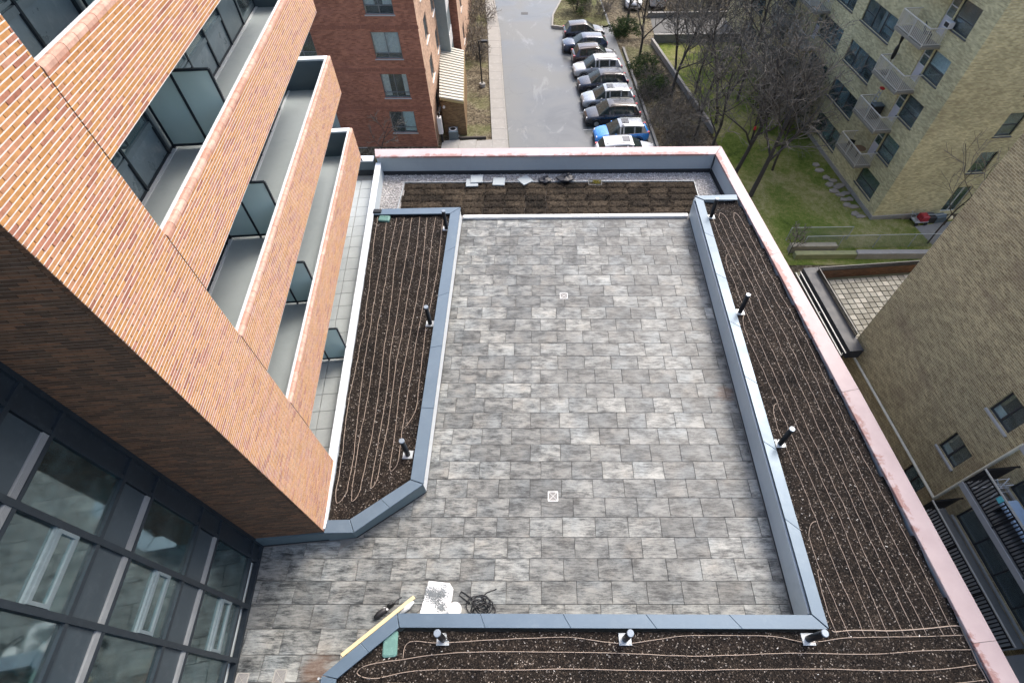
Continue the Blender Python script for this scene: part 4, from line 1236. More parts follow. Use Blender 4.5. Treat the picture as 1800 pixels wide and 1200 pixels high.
for j in range(nc):                                             # shaded face towards the glazed wall
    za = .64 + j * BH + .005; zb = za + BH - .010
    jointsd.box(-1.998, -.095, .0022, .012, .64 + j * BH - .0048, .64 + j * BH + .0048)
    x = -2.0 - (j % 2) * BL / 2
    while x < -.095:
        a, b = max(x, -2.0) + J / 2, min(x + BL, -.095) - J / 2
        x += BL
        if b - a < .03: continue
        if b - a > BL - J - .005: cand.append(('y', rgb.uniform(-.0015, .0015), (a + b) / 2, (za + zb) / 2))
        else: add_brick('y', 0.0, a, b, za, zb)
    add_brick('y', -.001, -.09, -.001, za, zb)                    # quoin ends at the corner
scored = []
for c in cand:
    kind, d, m, zc = c
    pw = L2W(0, m, zc) if kind == 'x' else L2W(m, 0, zc)
    uv = project(pw)
    vis = uv is not None and -10 < uv[0] < 1810 and -10 < uv[1] < 1210
    scored.append(((pw - Vector((0, 0, CAM_H))).length + (0 if vis else 1000), c))
scored.sort(key=lambda s: s[0])
hx = BL / 2 - J / 2; hz = BH / 2 - JB / 2
mbx = MB(); mbx.box(-.02, 0, -hx, hx, -hz, hz); mex = mbx.mesh('brick', M_BRICK)
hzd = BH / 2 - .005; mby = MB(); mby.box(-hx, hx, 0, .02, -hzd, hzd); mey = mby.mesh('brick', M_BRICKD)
for i, (dist, (kind, d, m, zc)) in enumerate(scored):
    if i < 300:
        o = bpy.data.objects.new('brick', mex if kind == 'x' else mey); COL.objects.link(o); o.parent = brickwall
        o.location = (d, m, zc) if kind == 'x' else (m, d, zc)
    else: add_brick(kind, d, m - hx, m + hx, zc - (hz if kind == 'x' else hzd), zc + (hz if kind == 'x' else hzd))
# rounded cap bricks on the balcony fronts
def cap_brick(mb, y0, y1, t):
    prof = [(-.10, t - .005), (-.04, t), (-.012, t - .012), (.003, t - .045), (.003, t - .105), (-.10, t - .105)]
    vs = [(x, y0, z) for x, z in prof] + [(x, y1, z) for x, z in prof]
    n = len(prof)
    mb.raw(vs, [tuple(reversed(range(n))), tuple(range(n, 2*n))] + [(i, (i+1) % n, n + (i+1) % n, n + i)[::-1] for i in range(n)], rgb.uniform(.01, 1))
cbm = MB(); cap_brick(cbm, -BL / 2 + .005, BL / 2 - .005, 0.0); cap_mesh = cbm.mesh('cap_brick', M_CAPBRICK)
for t in TOPS:
    y = 2.185
    while y + BL < 15.2:
        o = bpy.data.objects.new('cap_brick', cap_mesh); COL.objects.link(o); o.parent = brickwall; o.location = (rgb.uniform(-.002, .002), y + BL / 2, t)
        y += BL
stuffb.build('brick', M_BRICK, brickwall, kind='stuff')
joints.build('mortar_joint', M_MORTAR, brickwall, kind='stuff')
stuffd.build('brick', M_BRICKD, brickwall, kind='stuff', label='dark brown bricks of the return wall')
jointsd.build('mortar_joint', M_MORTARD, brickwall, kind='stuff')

# balconies: floor, white flashing, linings, divider screens
for k, t in enumerate([1.10] + TOPS):
    fz = t - 1.10
    if k > 0:
        s = MB(); s.box(-1.9, -.115, 2.17, 14.955, fz - .26, fz); bal = s.build('balcony', M_BALC, ab)
        w = MB(); w.box(-.165, -.102, 2.18, 15.19, t - .055, t + .004); w.box(-1.9, -.17, 14.93, 15.19, t - .055, t + .0035); w.build('flashing', M_WHITE, bal)
        w = MB(); w.box(-.155, -.112, 2.17, 14.94, fz, t - .06); w.build('front_lining', M_BALC, bal)
        w = MB(); w.box(-1.9, -.156, 14.935, 14.958, fz, t - .06); w.build('end_lining', M_BALCIN, bal)
        w = MB(); w.box(-1.88, -1.80, 2.2, 14.93, fz + .001, fz + .03); w.build('upstand', M_WHITE, bal)
        par_ = bal
    else: par_ = ab; fz = 0.03
    sc = MB()
    yd = 6.65; xa, xb = -1.84, -.20; z0, z1 = fz + .10, fz + 1.80
    sc.bar((xa, yd, z0), (xb, yd, z0), .05, .05); sc.bar((xa, yd, z1), (xb, yd, z1), .05, .05)
    for x in (xa, (xa + xb) / 2, xb): sc.bar((x, yd, z0 - .1), (x, yd, z1), .05, .05, up=Vector((0, 1, 0)))
    scr = sc.build('divider_frame', M_FRAME, par_)
    if k == 0:
        for a, b in ((xa, (xa+xb)/2), ((xa+xb)/2, xb)):
            w = MB(); w.box(a + .03, b - .03, yd - .006, yd + .006, z0 + .03, z1 - .03); w.build('frosted_pane', M_FROST, scr)
    else:
        for a, b in ((xa, (xa+xb)/2), ((xa+xb)/2, xb)):
            w = MB(); w.box(a + .03, b - .03, yd - .006, yd + .006, z0 + .03, z1 - .03); w.build('frosted_pane', M_FROST, par_)
# window wall behind the balconies
XW = -1.9
bays = [2.17 + 1.42 * i for i in range(10)]
kindb = ['win', 'win', 'win', 'panel', 'win', 'win', 'win', 'panel', 'door']
for k, t in enumerate([1.10] + TOPS):
    fz = (t - 1.10) if k else 0.0
    top = fz + PITCH - .27
    wf = MB()
    wf.box(XW - .12, XW, 2.17, 14.95, top - .08, top)
    for y in bays[:-1] + [14.9]: wf.box(XW - .10, XW + .035, y - .03, y + .03, fz, top)
    wf.box(XW - .10, XW + .012, 2.17, 14.95, fz, fz + .07)
    win = wf.build('window_wall', M_FRAME, ab)
    for i, kd in enumerate(kindb):
        a, b = bays[i] + .03, bays[i+1] - .03
        if kd == 'panel':
            w = MB(); w.box(XW - .06, XW - .01, a, b, fz + .07, top - .08); w.build('spandrel', M_FRAMEL, win)
        elif kd == 'door':
            w = MB()
            w.bar((XW, a + .04, fz + .07), (XW, a + .04, top - .09), .06, .07, up=Vector((0,1,0))); w.bar((XW, b - .04, fz + .07), (XW, b - .04, top - .09), .06, .07, up=Vector((0,1,0))); w.box(XW - .03, XW + .03, a + .08, b - .08, fz + .07, fz + .19)
            w.build('door', M_FRAMEL, win)
            w = MB(); w.box(XW - .012, XW, a + .08, b - .08, fz + .19, top - .1); w.build('pane', M_GLASSB, win)
        else:
            w = MB(); w.box(XW - .06, XW - .015, a, b, fz + .07, fz + .72); w.build('spandrel', M_SPAN, win)
            w = MB(); w.box(XW - .06, XW + .022, a, b, fz + .72, fz + .84); w.build('sill', M_FRAMEL, win)
            w = MB(); w.box(XW - .04, XW - .028, a, b, fz + .84, top - .08); w.build('pane', M_GLASSB, win)
            if i % 3 == 1:
                w = MB()
                for p_, q_ in (((a + .04, fz + .90), (b - .04, fz + .90)), ((a + .04, fz + 1.45), (b - .04, fz + 1.45))): w.bar((XW - .01, p_[0], p_[1]), (XW - .01, q_[0], q_[1]), .05, .05)
                w.bar((XW - .01, a + .04, fz + .88), (XW - .01, a + .04, fz + 1.47), .05, .05, up=Vector((0,1,0))); w.bar((XW - .01, b - .04, fz + .88), (XW - .01, b - .04, fz + 1.47), .05, .05, up=Vector((0,1,0)))
                w.build('vent_sash', M_FRAMEL, win)
# rooms behind
rm = MB()
for k in range(-1, 6):
    fz = TOPS[0] - 1.10 + PITCH * k
    rm.box(-7.0, -2.03, .02, 15.1, fz - .26, fz - .02, mi=1)
rm.box(-7.2, -7.0, -9, 15.1, 0, ZT); rm.box(-7.0, -2.03, 15.0, 15.2, 0, ZT)
for y in (4.9, 9.2): rm.box(-7.0, -2.05, y, y + .1, 0, ZT)
rm.build('interior', [M_ROOMWALL, M_ROOMFLOOR], ab)
# passage slabs under the balconies
for i in range(2):
    for j in range(26):
        x0 = -1.86 + i * .82; y0 = .25 + j * .70
        if y0 + .69 > 18.2: continue
        w = MB(); w.chamfer_prism([(x0 + .004, y0 + .004), (x0 + .80, y0 + .004), (x0 + .80, y0 + .69), (x0 + .004, y0 + .69)], -.03, .018, .006)
        w.build('passage_slab', M_SLABP if 'M_SLABP' in globals() else plain('pale_passage_slab', (0.34, 0.365, 0.36), .55, var=.12, scale=1.5, stain=((.30, .33, .31), .6)), ab)
# base flashing under the shaded brick face
w = MB(); w.box(-2.05, .0, -.05, .03, .10, .60); w.build('base_flashing', M_TEAL, ab)

# glazed wall
XG = -2.0
gz = [(.62 + 2.83 * k, 2.44 + 2.83 * k) for k in range(6)]
ycols = [(-.55, -1.65), (-1.76, -2.93), (-3.04, -4.2), (-4.31, -5.5), (-5.6, -6.8)]
gw = MB()
gw.box(XG - .12, XG - .02, -.50, .0, 0.02, ZT)                       # closing panel next to the bricks
gw.box(XG - .06, XG + .05, -.09, -.005, 0.02, ZT)
gw.box(XG - .06, XG + .03, -.53, -.45, 0.02, ZT)
for a, b in ycols: gw.box(XG - .10, XG + .05, b - .11, b, 0.02, ZT)
for (z0, z1) in gz:
    gw.box(XG - .10, XG + .04, -7, -.0, z0 - .09, z0); gw.box(XG - .10, XG + .04, -7, -.0, z1, z1 + .07)
gw.box(XG - .10, XG + .045, -7, 0.0, 0.02, .12)
glaz = gw.build('glazed_wall', M_FRAME, ab)
for ks, (z0, z1) in enumerate(gz):
    for ci, (a, b) in enumerate(ycols):
        # spandrel and louvre strip between the storeys
        w = MB(); w.box(XG - .05, XG - .01, b, a, z1 + .22, z1 + .93); w.build('spandrel', M_SLATE, glaz)
        w = MB()
        for s in range(5): w.bar((XG + .0, a, z1 + .085 + s * .028), (XG + .0, b, z1 + .085 + s * .028), .05, .012)
        w.box(XG - .05, XG - .03, b, a, z1 + .07, z1 + .22)
        w.build('louvre', M_LOUVRE, glaz)
        if ci % 2 == 0:
            w = MB(); w.box(XG - .04, XG - .028, b, a, z0, z1); w.build('pane', M_GLASS, glaz)
        else:
            zm, zn = z0 + .46, z0 + .92
            w = MB(); w.box(XG - .04, XG - .028, b, a, zn + .05, z1); w.build('pane', M_GLASS, glaz)
            w = MB(); w.box(XG - .04, XG - .028, b, a, z0, zm - .05); w.build('pane', M_GLASS, glaz)
            w = MB()
            w.box(XG - .06, XG + .02, b, a, zm - .05, zm); w.box(XG - .06, XG + .02, b, a, zn, zn + .05)
            for zz in (zm + .04, zn - .04): w.bar((XG + .02, a - .02, zz), (XG + .02, b + .02, zz), .06, .07)
            for yy in (a - .04, b + .04): w.bar((XG + .02, yy, zm), (XG + .02, yy, zn), .07, .06, up=Vector((0, 1, 0)))
            sash = w.build('vent_sash', M_FRAMEL, glaz)
            w = MB(); w.box(XG + .005, XG + .015, b + .06, a - .06, zm + .06, zn - .06); w.build('pane', M_GLASS, sash)
rm = MB()
for k in range(7):
    fz = .55 + 2.83 * (k - 1) + .0
    rm.box(-7.0, XG - .13, -9, 0.0, fz - .30, fz, mi=1)
    rm.box(XG - .34, XG - .13, -7, -.52, fz + .0, fz + .26, mi=2)          # pale sill inside
    rm.box(-3.6, -3.4, -4.3, -2.9, fz, fz + 2.5); rm.box(-5.2, -5.05, -3.0, 0, fz, fz + 2.5)
    rm.box(XG - .5, XG - .14, -7, -.52, fz + 2.2, fz + 2.52)             # bulkhead at the ceiling
rm.build('interior', [M_ROOMWALL, M_ROOMFLOOR, M_SILLIN], ab)
# podium below the terrace
pd = MB()
import_poly = [(-9.0, -4), (11.75, -4), (11.45, 0.95), (9.18, 23.5), (-13.0, 23.15), (-13.0, 12)]
pd.prism([((Vector((x, y, 0)) - C0).dot(E1), (Vector((x, y, 0)) - C0).dot(E2)) for x, y in import_poly], GZ, -0.36)
pd.build('podium', M_CONCD, ab)

# ================================================================== NEIGHBOURING BUILDINGS
def wall_open(mb, o, eu, nrm, u0, u1, z0, z1, holes, depth=.14, mi=0, mir=0):
    """wall in the plane through o spanned by eu and z, outward normal nrm, with rectangular holes and their reveals; UVs in metres"""
    o = Vector(o); eu = Vector(eu); nrm = Vector(nrm); ez = Vector((0, 0, 1))
    us = sorted(set([u0, u1] + [h[0] for h in holes] + [h[1] for h in holes])); zs = sorted(set([z0, z1] + [h[2] for h in holes] + [h[3] for h in holes]))
    us = [u for u in us if u0 <= u <= u1]; zs = [z for z in zs if z0 <= z <= z1]
    flip = eu.cross(ez).dot(nrm) < 0
    def P(u, z, d=0): return o + eu * u + ez * z - nrm * d
    def F(pts, uv):
        if flip: pts = pts[::-1]; uv = uv[::-1]
        mb.face(pts, uv, mi=mi)
    for a, b in zip(us, us[1:]):
        run = None
        for c, d in zip(zs, zs[1:]):
            cu, cz = (a + b) / 2, (c + d) / 2
            if any(h[0] < cu < h[1] and h[2] < cz < h[3] for h in holes): continue
            F([P(a, c), P(b, c), P(b, d), P(a, d)], [(a, c), (b, c), (b, d), (a, d)])
    for h in holes:
        a, b, c, d = h[:4]
        F([P(a, c), P(a, d), P(a, d, depth), P(a, c, depth)][::-1], [(0, c), (0, d), (depth, d), (depth, c)][::-1])
        F([P(b, c), P(b, d), P(b, d, depth), P(b, c, depth)], [(0, c), (0, d), (depth, d), (depth, c)])
        F([P(a, c), P(b, c), P(b, c, depth), P(a, c, depth)], [(a, 0), (b, 0), (b, depth), (a, depth)])
        F([P(a, d), P(b, d), P(b, d, depth), P(a, d, depth)][::-1], [(a, 0), (b, 0), (b, depth), (a, depth)][::-1])
def obx(mb, o, eu, nrm, u0, u1, z0, z1, d0, d1, mi=0):
    """box on that wall, d measured outwards"""
    o = Vector(o); eu = Vector(eu); nrm = Vector(nrm)
    vs = [o + eu * u + Vector((0, 0, z)) + nrm * d for z in (z0, z1) for (u, d) in ((u0, d0), (u1, d0), (u1, d1), (u0, d1))]
    fs = ((3,2,1,0),(4,5,6,7),(0,1,5,4),(1,2,6,5),(2,3,7,6),(3,0,4,7))
    if eu.cross(Vector((0,0,1))).dot(nrm) > 0: fs = tuple(f[::-1] for f in fs)
    mb.raw(vs, fs, mi=mi)
def window(parent, o, eu, nrm, a, b, c, d, style, frame=None, sillm=None, depth=.14, seed=0, sill=True):
    """window set in the reveal: frame, panes, sill, curtain or blind behind, dark room"""
    rg = random.Random(seed); frame = frame or M_WINFRAMED
    mb = MB(); t = .05; dd = -depth + .02; de = -depth + .07
    obx(mb, o, eu, nrm, a, b, c, c + t, dd, de); obx(mb, o, eu, nrm, a, b, d - t, d, dd, de)
    obx(mb, o, eu, nrm, a, a + t, c + t, d - t, dd, de); obx(mb, o, eu, nrm, b - t, b, c + t, d - t, dd, de)
    splits = style.get('v', [])
    for s in splits: obx(mb, o, eu, nrm, lerp(a, b, s) - .025, lerp(a, b, s) + .025, c + t, d - t, dd, de + .01)
    for (s0, s1, hh) in style.get('h', []): obx(mb, o, eu, nrm, lerp(a, b, s0), lerp(a, b, s1), lerp(c, d, hh) - .022, lerp(c, d, hh) + .022, dd, de)
    w = mb.build('window', frame, parent)
    ss = [0] + splits + [1]
    for s0, s1 in zip(ss, ss[1:]):
        p = MB(); obx(p, o, eu, nrm, lerp(a, b, s0) + .02, lerp(a, b, s1) - .02, c + t, d - t, dd + .02, dd + .026); p.build('pane', M_GLASSD, w)
    if sill:
        p = MB(); obx(p, o, eu, nrm, a - .06, b + .06, c - .07, c - .002, -.03, .07); p.build('sill', sillm or M_SILL, w)
    r = MB(); obx(r, o, eu, nrm, a - .1, b + .1, c - .1, d + .1, -depth - .60, -depth - .58)
    obx(r, o, eu, nrm, a - .1, b + .1, c - .12, c - .1, -depth - .6, -depth + .0); obx(r, o, eu, nrm, a - .1, b + .1, d + .1, d + .12, -depth - .6, -depth)
    r.build('room', M_DARKROOM, w)
    for (s0, s1, h0, h1, m) in style.get('cur', []):
        p = MB(); n = max(6, int((b - a) * (s1 - s0) / .05)); oo = Vector(o)
        for i in range(n):
            ua, ub = lerp(lerp(a, b, s0), lerp(a, b, s1), i / n), lerp(lerp(a, b, s0), lerp(a, b, s1), (i + 1) / n)
            da = -depth - .06 - (.035 if i % 2 else 0); db = -depth - .06 - (0 if i % 2 else .035)
            if m is M_BLIND: da = db = -depth - .03
            q = [oo + Vector(eu) * u + Vector((0, 0, z)) + Vector(nrm) * dq for u, z, dq in ((ua, lerp(c, d, h0), da), (ub, lerp(c, d, h0), db), (ub, lerp(c, d, h1), db), (ua, lerp(c, d, h1), da))]
            p.face(q)
        p.build('curtain', m, w)
    return w

# ---------------------------------------------------------------- red brick block
rb_ = empty('brick_building', (-8.40, 39.5, GZ), 0, 'dark red brick block with curtained windows and pale orange brick side', 'building')
def loc_(p): return p
OX, OY = 0.0, 0.0
holes = []; zs0 = [-7.72 - GZ + 2.93 * k for k in range(4)]
specs = [dict(v=[.5], h=[(0, 1, .24)], cur=[(.52, .98, .05, 1, M_BLIND)]),
         dict(v=[.5], h=[(0, 1, .22)], cur=[(0, .28, .05, 1, M_CURTAIN), (.80, 1, .05, 1, M_CURTAIN)]),
         dict(v=[.5], h=[(0, 1, .2)], cur=[(0.02, .98, .18, 1, M_CURTAIN)]),
         dict(v=[.5], h=[(0, 1, .3)], cur=[(0, .36, .3, 1, M_CURTAIN), (.64, 1, .3, 1, M_CURTAIN)]),
         dict(v=[.5], h=[(0, 1, .25)], cur=[]), dict(v=[.5], h=[(0, 1, .25)], cur=[])]
xw = (-3.45, -1.47)
for z in zs0: holes.append((xw[0], xw[1], z, z + 1.82))
for z in zs0: holes.append((xw[0] - 6.2, xw[1] - 6.2, z, z + 1.82))
wl = MB()
wall_open(wl, (0, 0, 0), (1, 0, 0), (0, -1, 0), -22, 0, 0, 14.5, holes, .16)
sh = []
side_sp = []
ang = R(2.0); eS = Vector((-math.sin(ang), math.cos(ang), 0)); nS = Vector((math.cos(ang), math.sin(ang), 0))
for k in range(4):
    for y in (2.6, 7.6): sh.append((y, y + 1.7, zs0[k] - .1, zs0[k] + 1.6))
wall_open(wl, (0, 0, 0), eS, nS, 0, 13.0, 0, 14.5, sh, .16, mi=1)
pB = eS * 13.0
wl.face([(-22, 0, 14.5), (0, 0, 14.5), tuple(pB + Vector((0, 0, 14.5))), (-22, pB.y, 14.5)], mi=0)
wl.face([(-22, 0, 0), (-22, 0, 14.5), (-22, pB.y, 14.5), (-22, pB.y, 0)])
# rear wing stepping out towards the road
wall_open(wl, tuple(pB), (1, 0, 0), (0, -1, 0), 0, 1.55, 0, 14.5, [], mi=0)
q0 = pB + Vector((1.55, 0, 0))
wall_open(wl, tuple(q0), eS, nS, 0, 22, 0, 14.5, [(3, 4.6, zs0[k], zs0[k] + 1.6) for k in range(4)], .16, mi=1)
red_wall = wl.build('wall', [M_RED, M_ORANGE], rb_)
for k, z in enumerate(zs0):
    window(rb_, (0, 0, 0), (1, 0, 0), (0, -1, 0), xw[0], xw[1], z, z + 1.82, specs[k], M_WINFRAME, M_SILL, .16, k)
    window(rb_, (0, 0, 0), (1, 0, 0), (0, -1, 0), xw[0] - 6.2, xw[1] - 6.2, z, z + 1.82, specs[(k + 2) % 5], M_WINFRAME, M_SILL, .16, k)
    for y in (2.6, 7.6): window(rb_, (0, 0, 0), eS, nS, y, y + 1.7, z - .1, z + 1.6, dict(v=[.5], cur=[(0, 1, .3, 1, M_CURTAIN)] if (k + int(y)) % 2 else []), M_WINFRAME, M_WHITEP, .16, k)
for k in range(4): window(rb_, tuple(q0), eS, nS, 3, 4.6, zs0[k], zs0[k] + 1.6, dict(v=[.5]), M_WINFRAME, M_SILL, .16, k)
# soldier courses over the windows
for z in zs0[:5]:
    w = MB()
    for i in range(27): obx(w, (0, 0, 0), (1, 0, 0), (0, -1, 0), -9.1 + i * .34, -9.1 + i * .34 + .30, z + 2.02, z + 2.24, -.02, .012)
    w.build('soldier_course', plain('red_brick_course', (0.235, 0.095, 0.060), .9, var=.25, scale=6), rb_)
# bay of balcony enclosures on the side wall
w = MB(); o3 = eS * 9.7 + nS * 0.0
obx(w, tuple(o3), eS, nS, 0, 2.6, 2.6, 14.2, .0, .9); w.build('bay', M_FRAMEL, rb_, label='grey enclosed balcony stack on the orange side')
w = MB()
for k in range(4): obx(w, tuple(o3), eS, nS, 0.1, 2.5, 3.5 + 2.93 * k, 4.7 + 2.93 * k, .9, .93)
w.build('bay_glazing', M_WHITEP, rb_)
w = MB(); p = onz(771, 235, -8.2)
dp = empty('downpipe_box', (-8.05, 40.1, GZ), 0, 'white rainwater box and pipe on the corner of the orange brick side', 'downpipe')
w.box(-.16, .16, -.2, .2, .9, 2.3); w.build('hopper', M_WHITEP, dp)
w = MB(); w.tube([(0, 0, 2.3), (0, 0, 2.7)], .07, 10); w.tube([(0, 0, 0), (0, 0, .9)], .09, 10); w.build('pipe', M_BLACK, dp)

# ---------------------------------------------------------------- lean-to shed beside it
shd = empty('lean_to_shed', (0, 0, 0), 0, 'brick lean-to with cream corrugated metal roof beside the orange wall', 'shed')
rp = [Vector((-7.95, 41.1, -5.62)), Vector((-6.04, 41.1, -5.95)), Vector((-6.78, 50.2, -5.95)), Vector((-9.0, 50.6, -5.62))]
w = MB(); nr = 20
for i in range(nr):
    t0, t1 = i / nr, (i + .55) / nr; t2 = (i + 1) / nr
    a0, a1, a2 = rp[0].lerp(rp[3], t0), rp[0].lerp(rp[3], t1), rp[0].lerp(rp[3], t2)
    b0, b1, b2 = rp[1].lerp(rp[2], t0), rp[1].lerp(rp[2], t1), rp[1].lerp(rp[2], t2)
    up = Vector((0, 0, .11))
    w.face([a0, b0, b0 + up, a0 + up]); w.face([a0 + up, b0 + up, b1 + up, a1 + up]); w.face([a1 + up, b1 + up, b1, a1]); w.face([a1, b1, b2, a2])
w.build('roof', plain('cream_sheet_metal', (0.44, 0.425, 0.37), .5, .1, var=.05), shd)
w = MB(); wall_open(w, (-7.95, 41.25, 0), (1, 0, 0), (0, -1, 0), 0, 1.88, GZ, -6.02, [])
e2 = (rp[2] - rp[1]); e2.z = 0; e2.normalize()
wall_open(w, (-6.10, 41.25, 0), tuple(e2), (e2.y, -e2.x, 0), 0, 9.0, GZ, -6.0, [])
w.build('wall', m_brickwall('tan_brickwork', ((0.22, 0.135, 0.060), (0.15, 0.09, 0.042)), (0.20, 0.15, 0.10), .24, .078), shd)
w = MB(); w.bar(rp[0] + Vector((0, .02, -.09)), rp[1] + Vector((0, .02, -.09)), .06, .20); w.bar(rp[1] + Vector((0, .06, -.09)), rp[2] + Vector((0, 0, -.09)), .06, .16)
w.build('fascia', plain('mustard_fascia', (0.36, 0.28, 0.13), .7), shd)
w = MB(); w.tube([(-7.72, 41.24, -6.45), (-7.72, 41.10, -6.45)], .10, 12); w.build('vent_pipe', M_WHITEP, shd)
def ac_unit(loc, rz, lab, s=1.0):
    root = empty('condenser_unit', loc, rz, lab, 'air conditioner', 'condenser units by the red block')
    w = MB(); w.chamfer_prism([(-.38*s, -.38*s), (.38*s, -.38*s), (.38*s, .38*s), (-.38*s, .38*s)], .05, .85*s, .04); w.build('cabinet', M_FRAMEL, root)
    w = MB(); w.lathe([(.30*s, .85*s), (.32*s, .87*s), (.25*s, .885*s)], 20); w.build('fan_guard', M_WHITEP, root)
    w = MB(); w.lathe([(.24*s, .886*s), (.05, .89*s)], 18)
    w.build('fan_opening', M_BLACK, root)
    w = MB()
    for k in range(7): w.box(-.40*s, .40*s, -.395*s, -.385*s, .12*s + k*.1*s, .15*s + k*.1*s)
    w.build('grille', M_BLACK, root)
    w = MB(); w.box(-.45*s, .45*s, -.45*s, .45*s, 0, .05); w.build('pad', M_CONC, root)
ac_unit((-7.15, 40.75, GZ + .01), .1, 'grey condenser unit against the tan brick shed wall')
ac_unit((-7.9, 52.6, GZ + .01), .0, 'dark condenser unit with white top beyond the corrugated roof', 1.15)
ac_unit((-7.8, 54.2, GZ + .01), .0, 'small condenser unit behind the white-topped one', 1.0)

# ---------------------------------------------------------------- buff brick block
YB = Vector((24.48, 30.2, 0)); ALB = R(5.6)
yb = empty('apartment_building', (YB.x, YB.y, 0), ALB, 'buff brick apartment block with cream railed balconies beyond the lawn', 'building')
P2 = 2.735
wz = [-8.12 + P2 * k for k in range(7)]
fh = []
wins = []
for k in range(7):
    z = wz[k]
    if k < 6: fh.append((7.2, 11.1, z, z + 1.45)); wins.append(('x', 7.2, 11.1, z, z + 1.45, 'wide', k))
    if k == 0: fh.append((1.05, 3.4, z, z + 1.45)); wins.append(('x', 1.05, 3.4, z, z + 1.45, 'mid', k))
    else:
        fh.append((1.30, 3.0, z - .02, z + 1.48)); wins.append(('x', 1.30, 3.0, z - .02, z + 1.48, 'small', k))
        fh.append((3.08, 3.85, z - .62, z + 1.48)); wins.append(('x', 3.08, 3.85, z - .62, z + 1.48, 'door', k))
    if k > 0:
        fh.append((12.4, 15.6, z, z + 1.45)); wins.append(('x', 12.4, 15.6, z, z + 1.45, 'wide', k + 1))
        fh.append((15.75, 16.5, z - .62, z + 1.45)); wins.append(('x', 15.75, 16.5, z - .62, z + 1.45, 'door', k))
    fh.append((20.5, 23.5, z, z + 1.45)); wins.append(('x', 20.5, 23.5, z, z + 1.45, 'wide', k))
    fh.append((26, 29, z, z + 1.45)); wins.append(('x', 26, 29, z, z + 1.45, 'wide', k + 1))
w = MB()
ZTB = 12.0
wall_open(w, (0, 0, 0), (0, 1, 0), (-1, 0, 0), 0, 34, GZ - .05, ZTB, fh, .16)
rh_ = [(4.9, 6.1, -2.72, -1.12), (4.95, 6.2, -5.45, -3.85), (4.9, 6.1, .02, 1.6), (5.15, 6.35, GZ + .25, -6.60)]
wall_open(w, (0, 0, 0), (1, 0, 0), (0, -1, 0), 0, 20, GZ - .05, ZTB, rh_, .16)
w.face([(0, 0, ZTB), (20, 0, ZTB), (20, 34, ZTB), (0, 34, ZTB)]); w.face([(0, 34, GZ), (20, 34, GZ), (20, 34, ZTB), (0, 34, ZTB)]); w.face([(20, 0, GZ), (20, 34, GZ), (20, 34, ZTB), (20, 0, ZTB)])
w.build('wall', M_YELLOW, yb)
w = MB(); w.box(-.09, .0, -.09, 34, GZ - .05, GZ + .28); w.box(0.0, 4.6, -.09, -.001, GZ - .05, GZ + .279); w.build('foundation', M_CONC, yb)
for (f, a, b, c, d, ty, k) in wins:
    if ty == 'wide':
        st = dict(v=[.36, .66] if k % 2 else [.34, .70], h=[(0, .34, .48), (.68, 1, .46)],
                  cur=[[(.38, .66, .05, 1, M_BLIND), (.02, .3, .4, 1, M_BLIND)], [(.68, .98, .35, 1, M_BLIND), (.38, .66, .05, 1, M_BLIND)], [(.36, .68, .05, 1, M_CURTAIN), (.7, .98, .5, 1, M_BLIND)], [(0.02, .33, .2, 1, M_BLIND), (.36, .5, 0, 1, M_CURTAIN)]][k % 4])
    elif ty in ('small', 'mid'): st = dict(h=[(0, 1, .42)], v=[], cur=[[], [(.02, .98, .45, 1, M_BLIND)], [], [(.02, .98, .1, 1, M_CURTAIN)]][(k + (2 if ty == 'small' else 0)) % 4])
    else: st = dict(v=[], h=[(0, 1, .45), (0, 1, .72)], cur=[])
    ww = window(yb, (0, 0, 0), (0, 1, 0), (-1, 0, 0), a, b, c, d, st, M_WINFRAMED if ty != 'door' else M_WHITEP, M_SILLD, .16, k, sill=(ty != 'door'))
    if ty == 'door':
        p = MB(); p.box(.10, .13, a + .04, b - .04, c + .03, lerp(c, d, .45)); p.build('door_panel', plain('lilac_grey_door', (0.50, 0.48, 0.50), .6), ww)
for i, (a, b, c, d) in enumerate(rh_):
    st = dict(v=[.5] if i == 3 else [], h=[] if i == 3 else [(0, 1, .48)], cur=[(.05, .95, .5, 1, M_CURTAIN)] if i == 1 else [])
    window(yb, (0, 0, 0), (1, 0, 0), (0, -1, 0), a, b, c, d, st, M_WINFRAMED if i != 3 else M_WHITEP, M_SILLD, .16, i, sill=(i != 3))
def balcony(y0, y1, zs, depth=1.28, seed=0):
    s = MB(); s.chamfer_prism([(-depth, y0), (0, y0), (0, y1), (-depth, y1)], zs - .16, zs, .02)
    b = s.build('balcony', plain('stained_slab', (0.22, 0.205, 0.165), .9, var=.2, scale=2), yb)
    r = MB(); h = 1.0
    cor = [(-.02, y0 + .05), (-depth + .05, y0 + .05), (-depth + .05, y1 - .05), (-.02, y1 - .05)]
    for (a, c) in zip(cor, cor[1:]):
        r.bar((*a, zs + h), (*c, zs + h), .06, .05); r.bar((*a, zs + .10), (*c, zs + .10), .035, .03)
    for a in cor[1:3] + [(-depth + .05, (y0 + y1) / 2)]: r.bar((*a, zs - .02), (*a, zs + h), .045, .045)
    rl = r.build('railing', M_RAIL, b)
    for (a, c) in zip(cor, cor[1:]):
        n = int(math.hypot(c[0]-a[0], c[1]-a[1]) / .15)
        q = MB()
        for i in range(1, n):
            x, y = lerp(a[0], c[0], i / n), lerp(a[1], c[1], i / n)
            q.bar((x, y, zs + .10), (x, y, zs + h - .02), .03, .03)
        q.build('picket', M_RAIL, b, kind='stuff')
    return b
bz = [-6.35 + P2 * k for k in range(6)]
for k, z in enumerate(bz):
    balcony(2.72, 5.75, z - .02)
    if k >= 0: balcony(15.0, 18.0, z + .02 - (0 if k else 0))
    if k < 5: balcony(19.2, 22.0, z + .02)
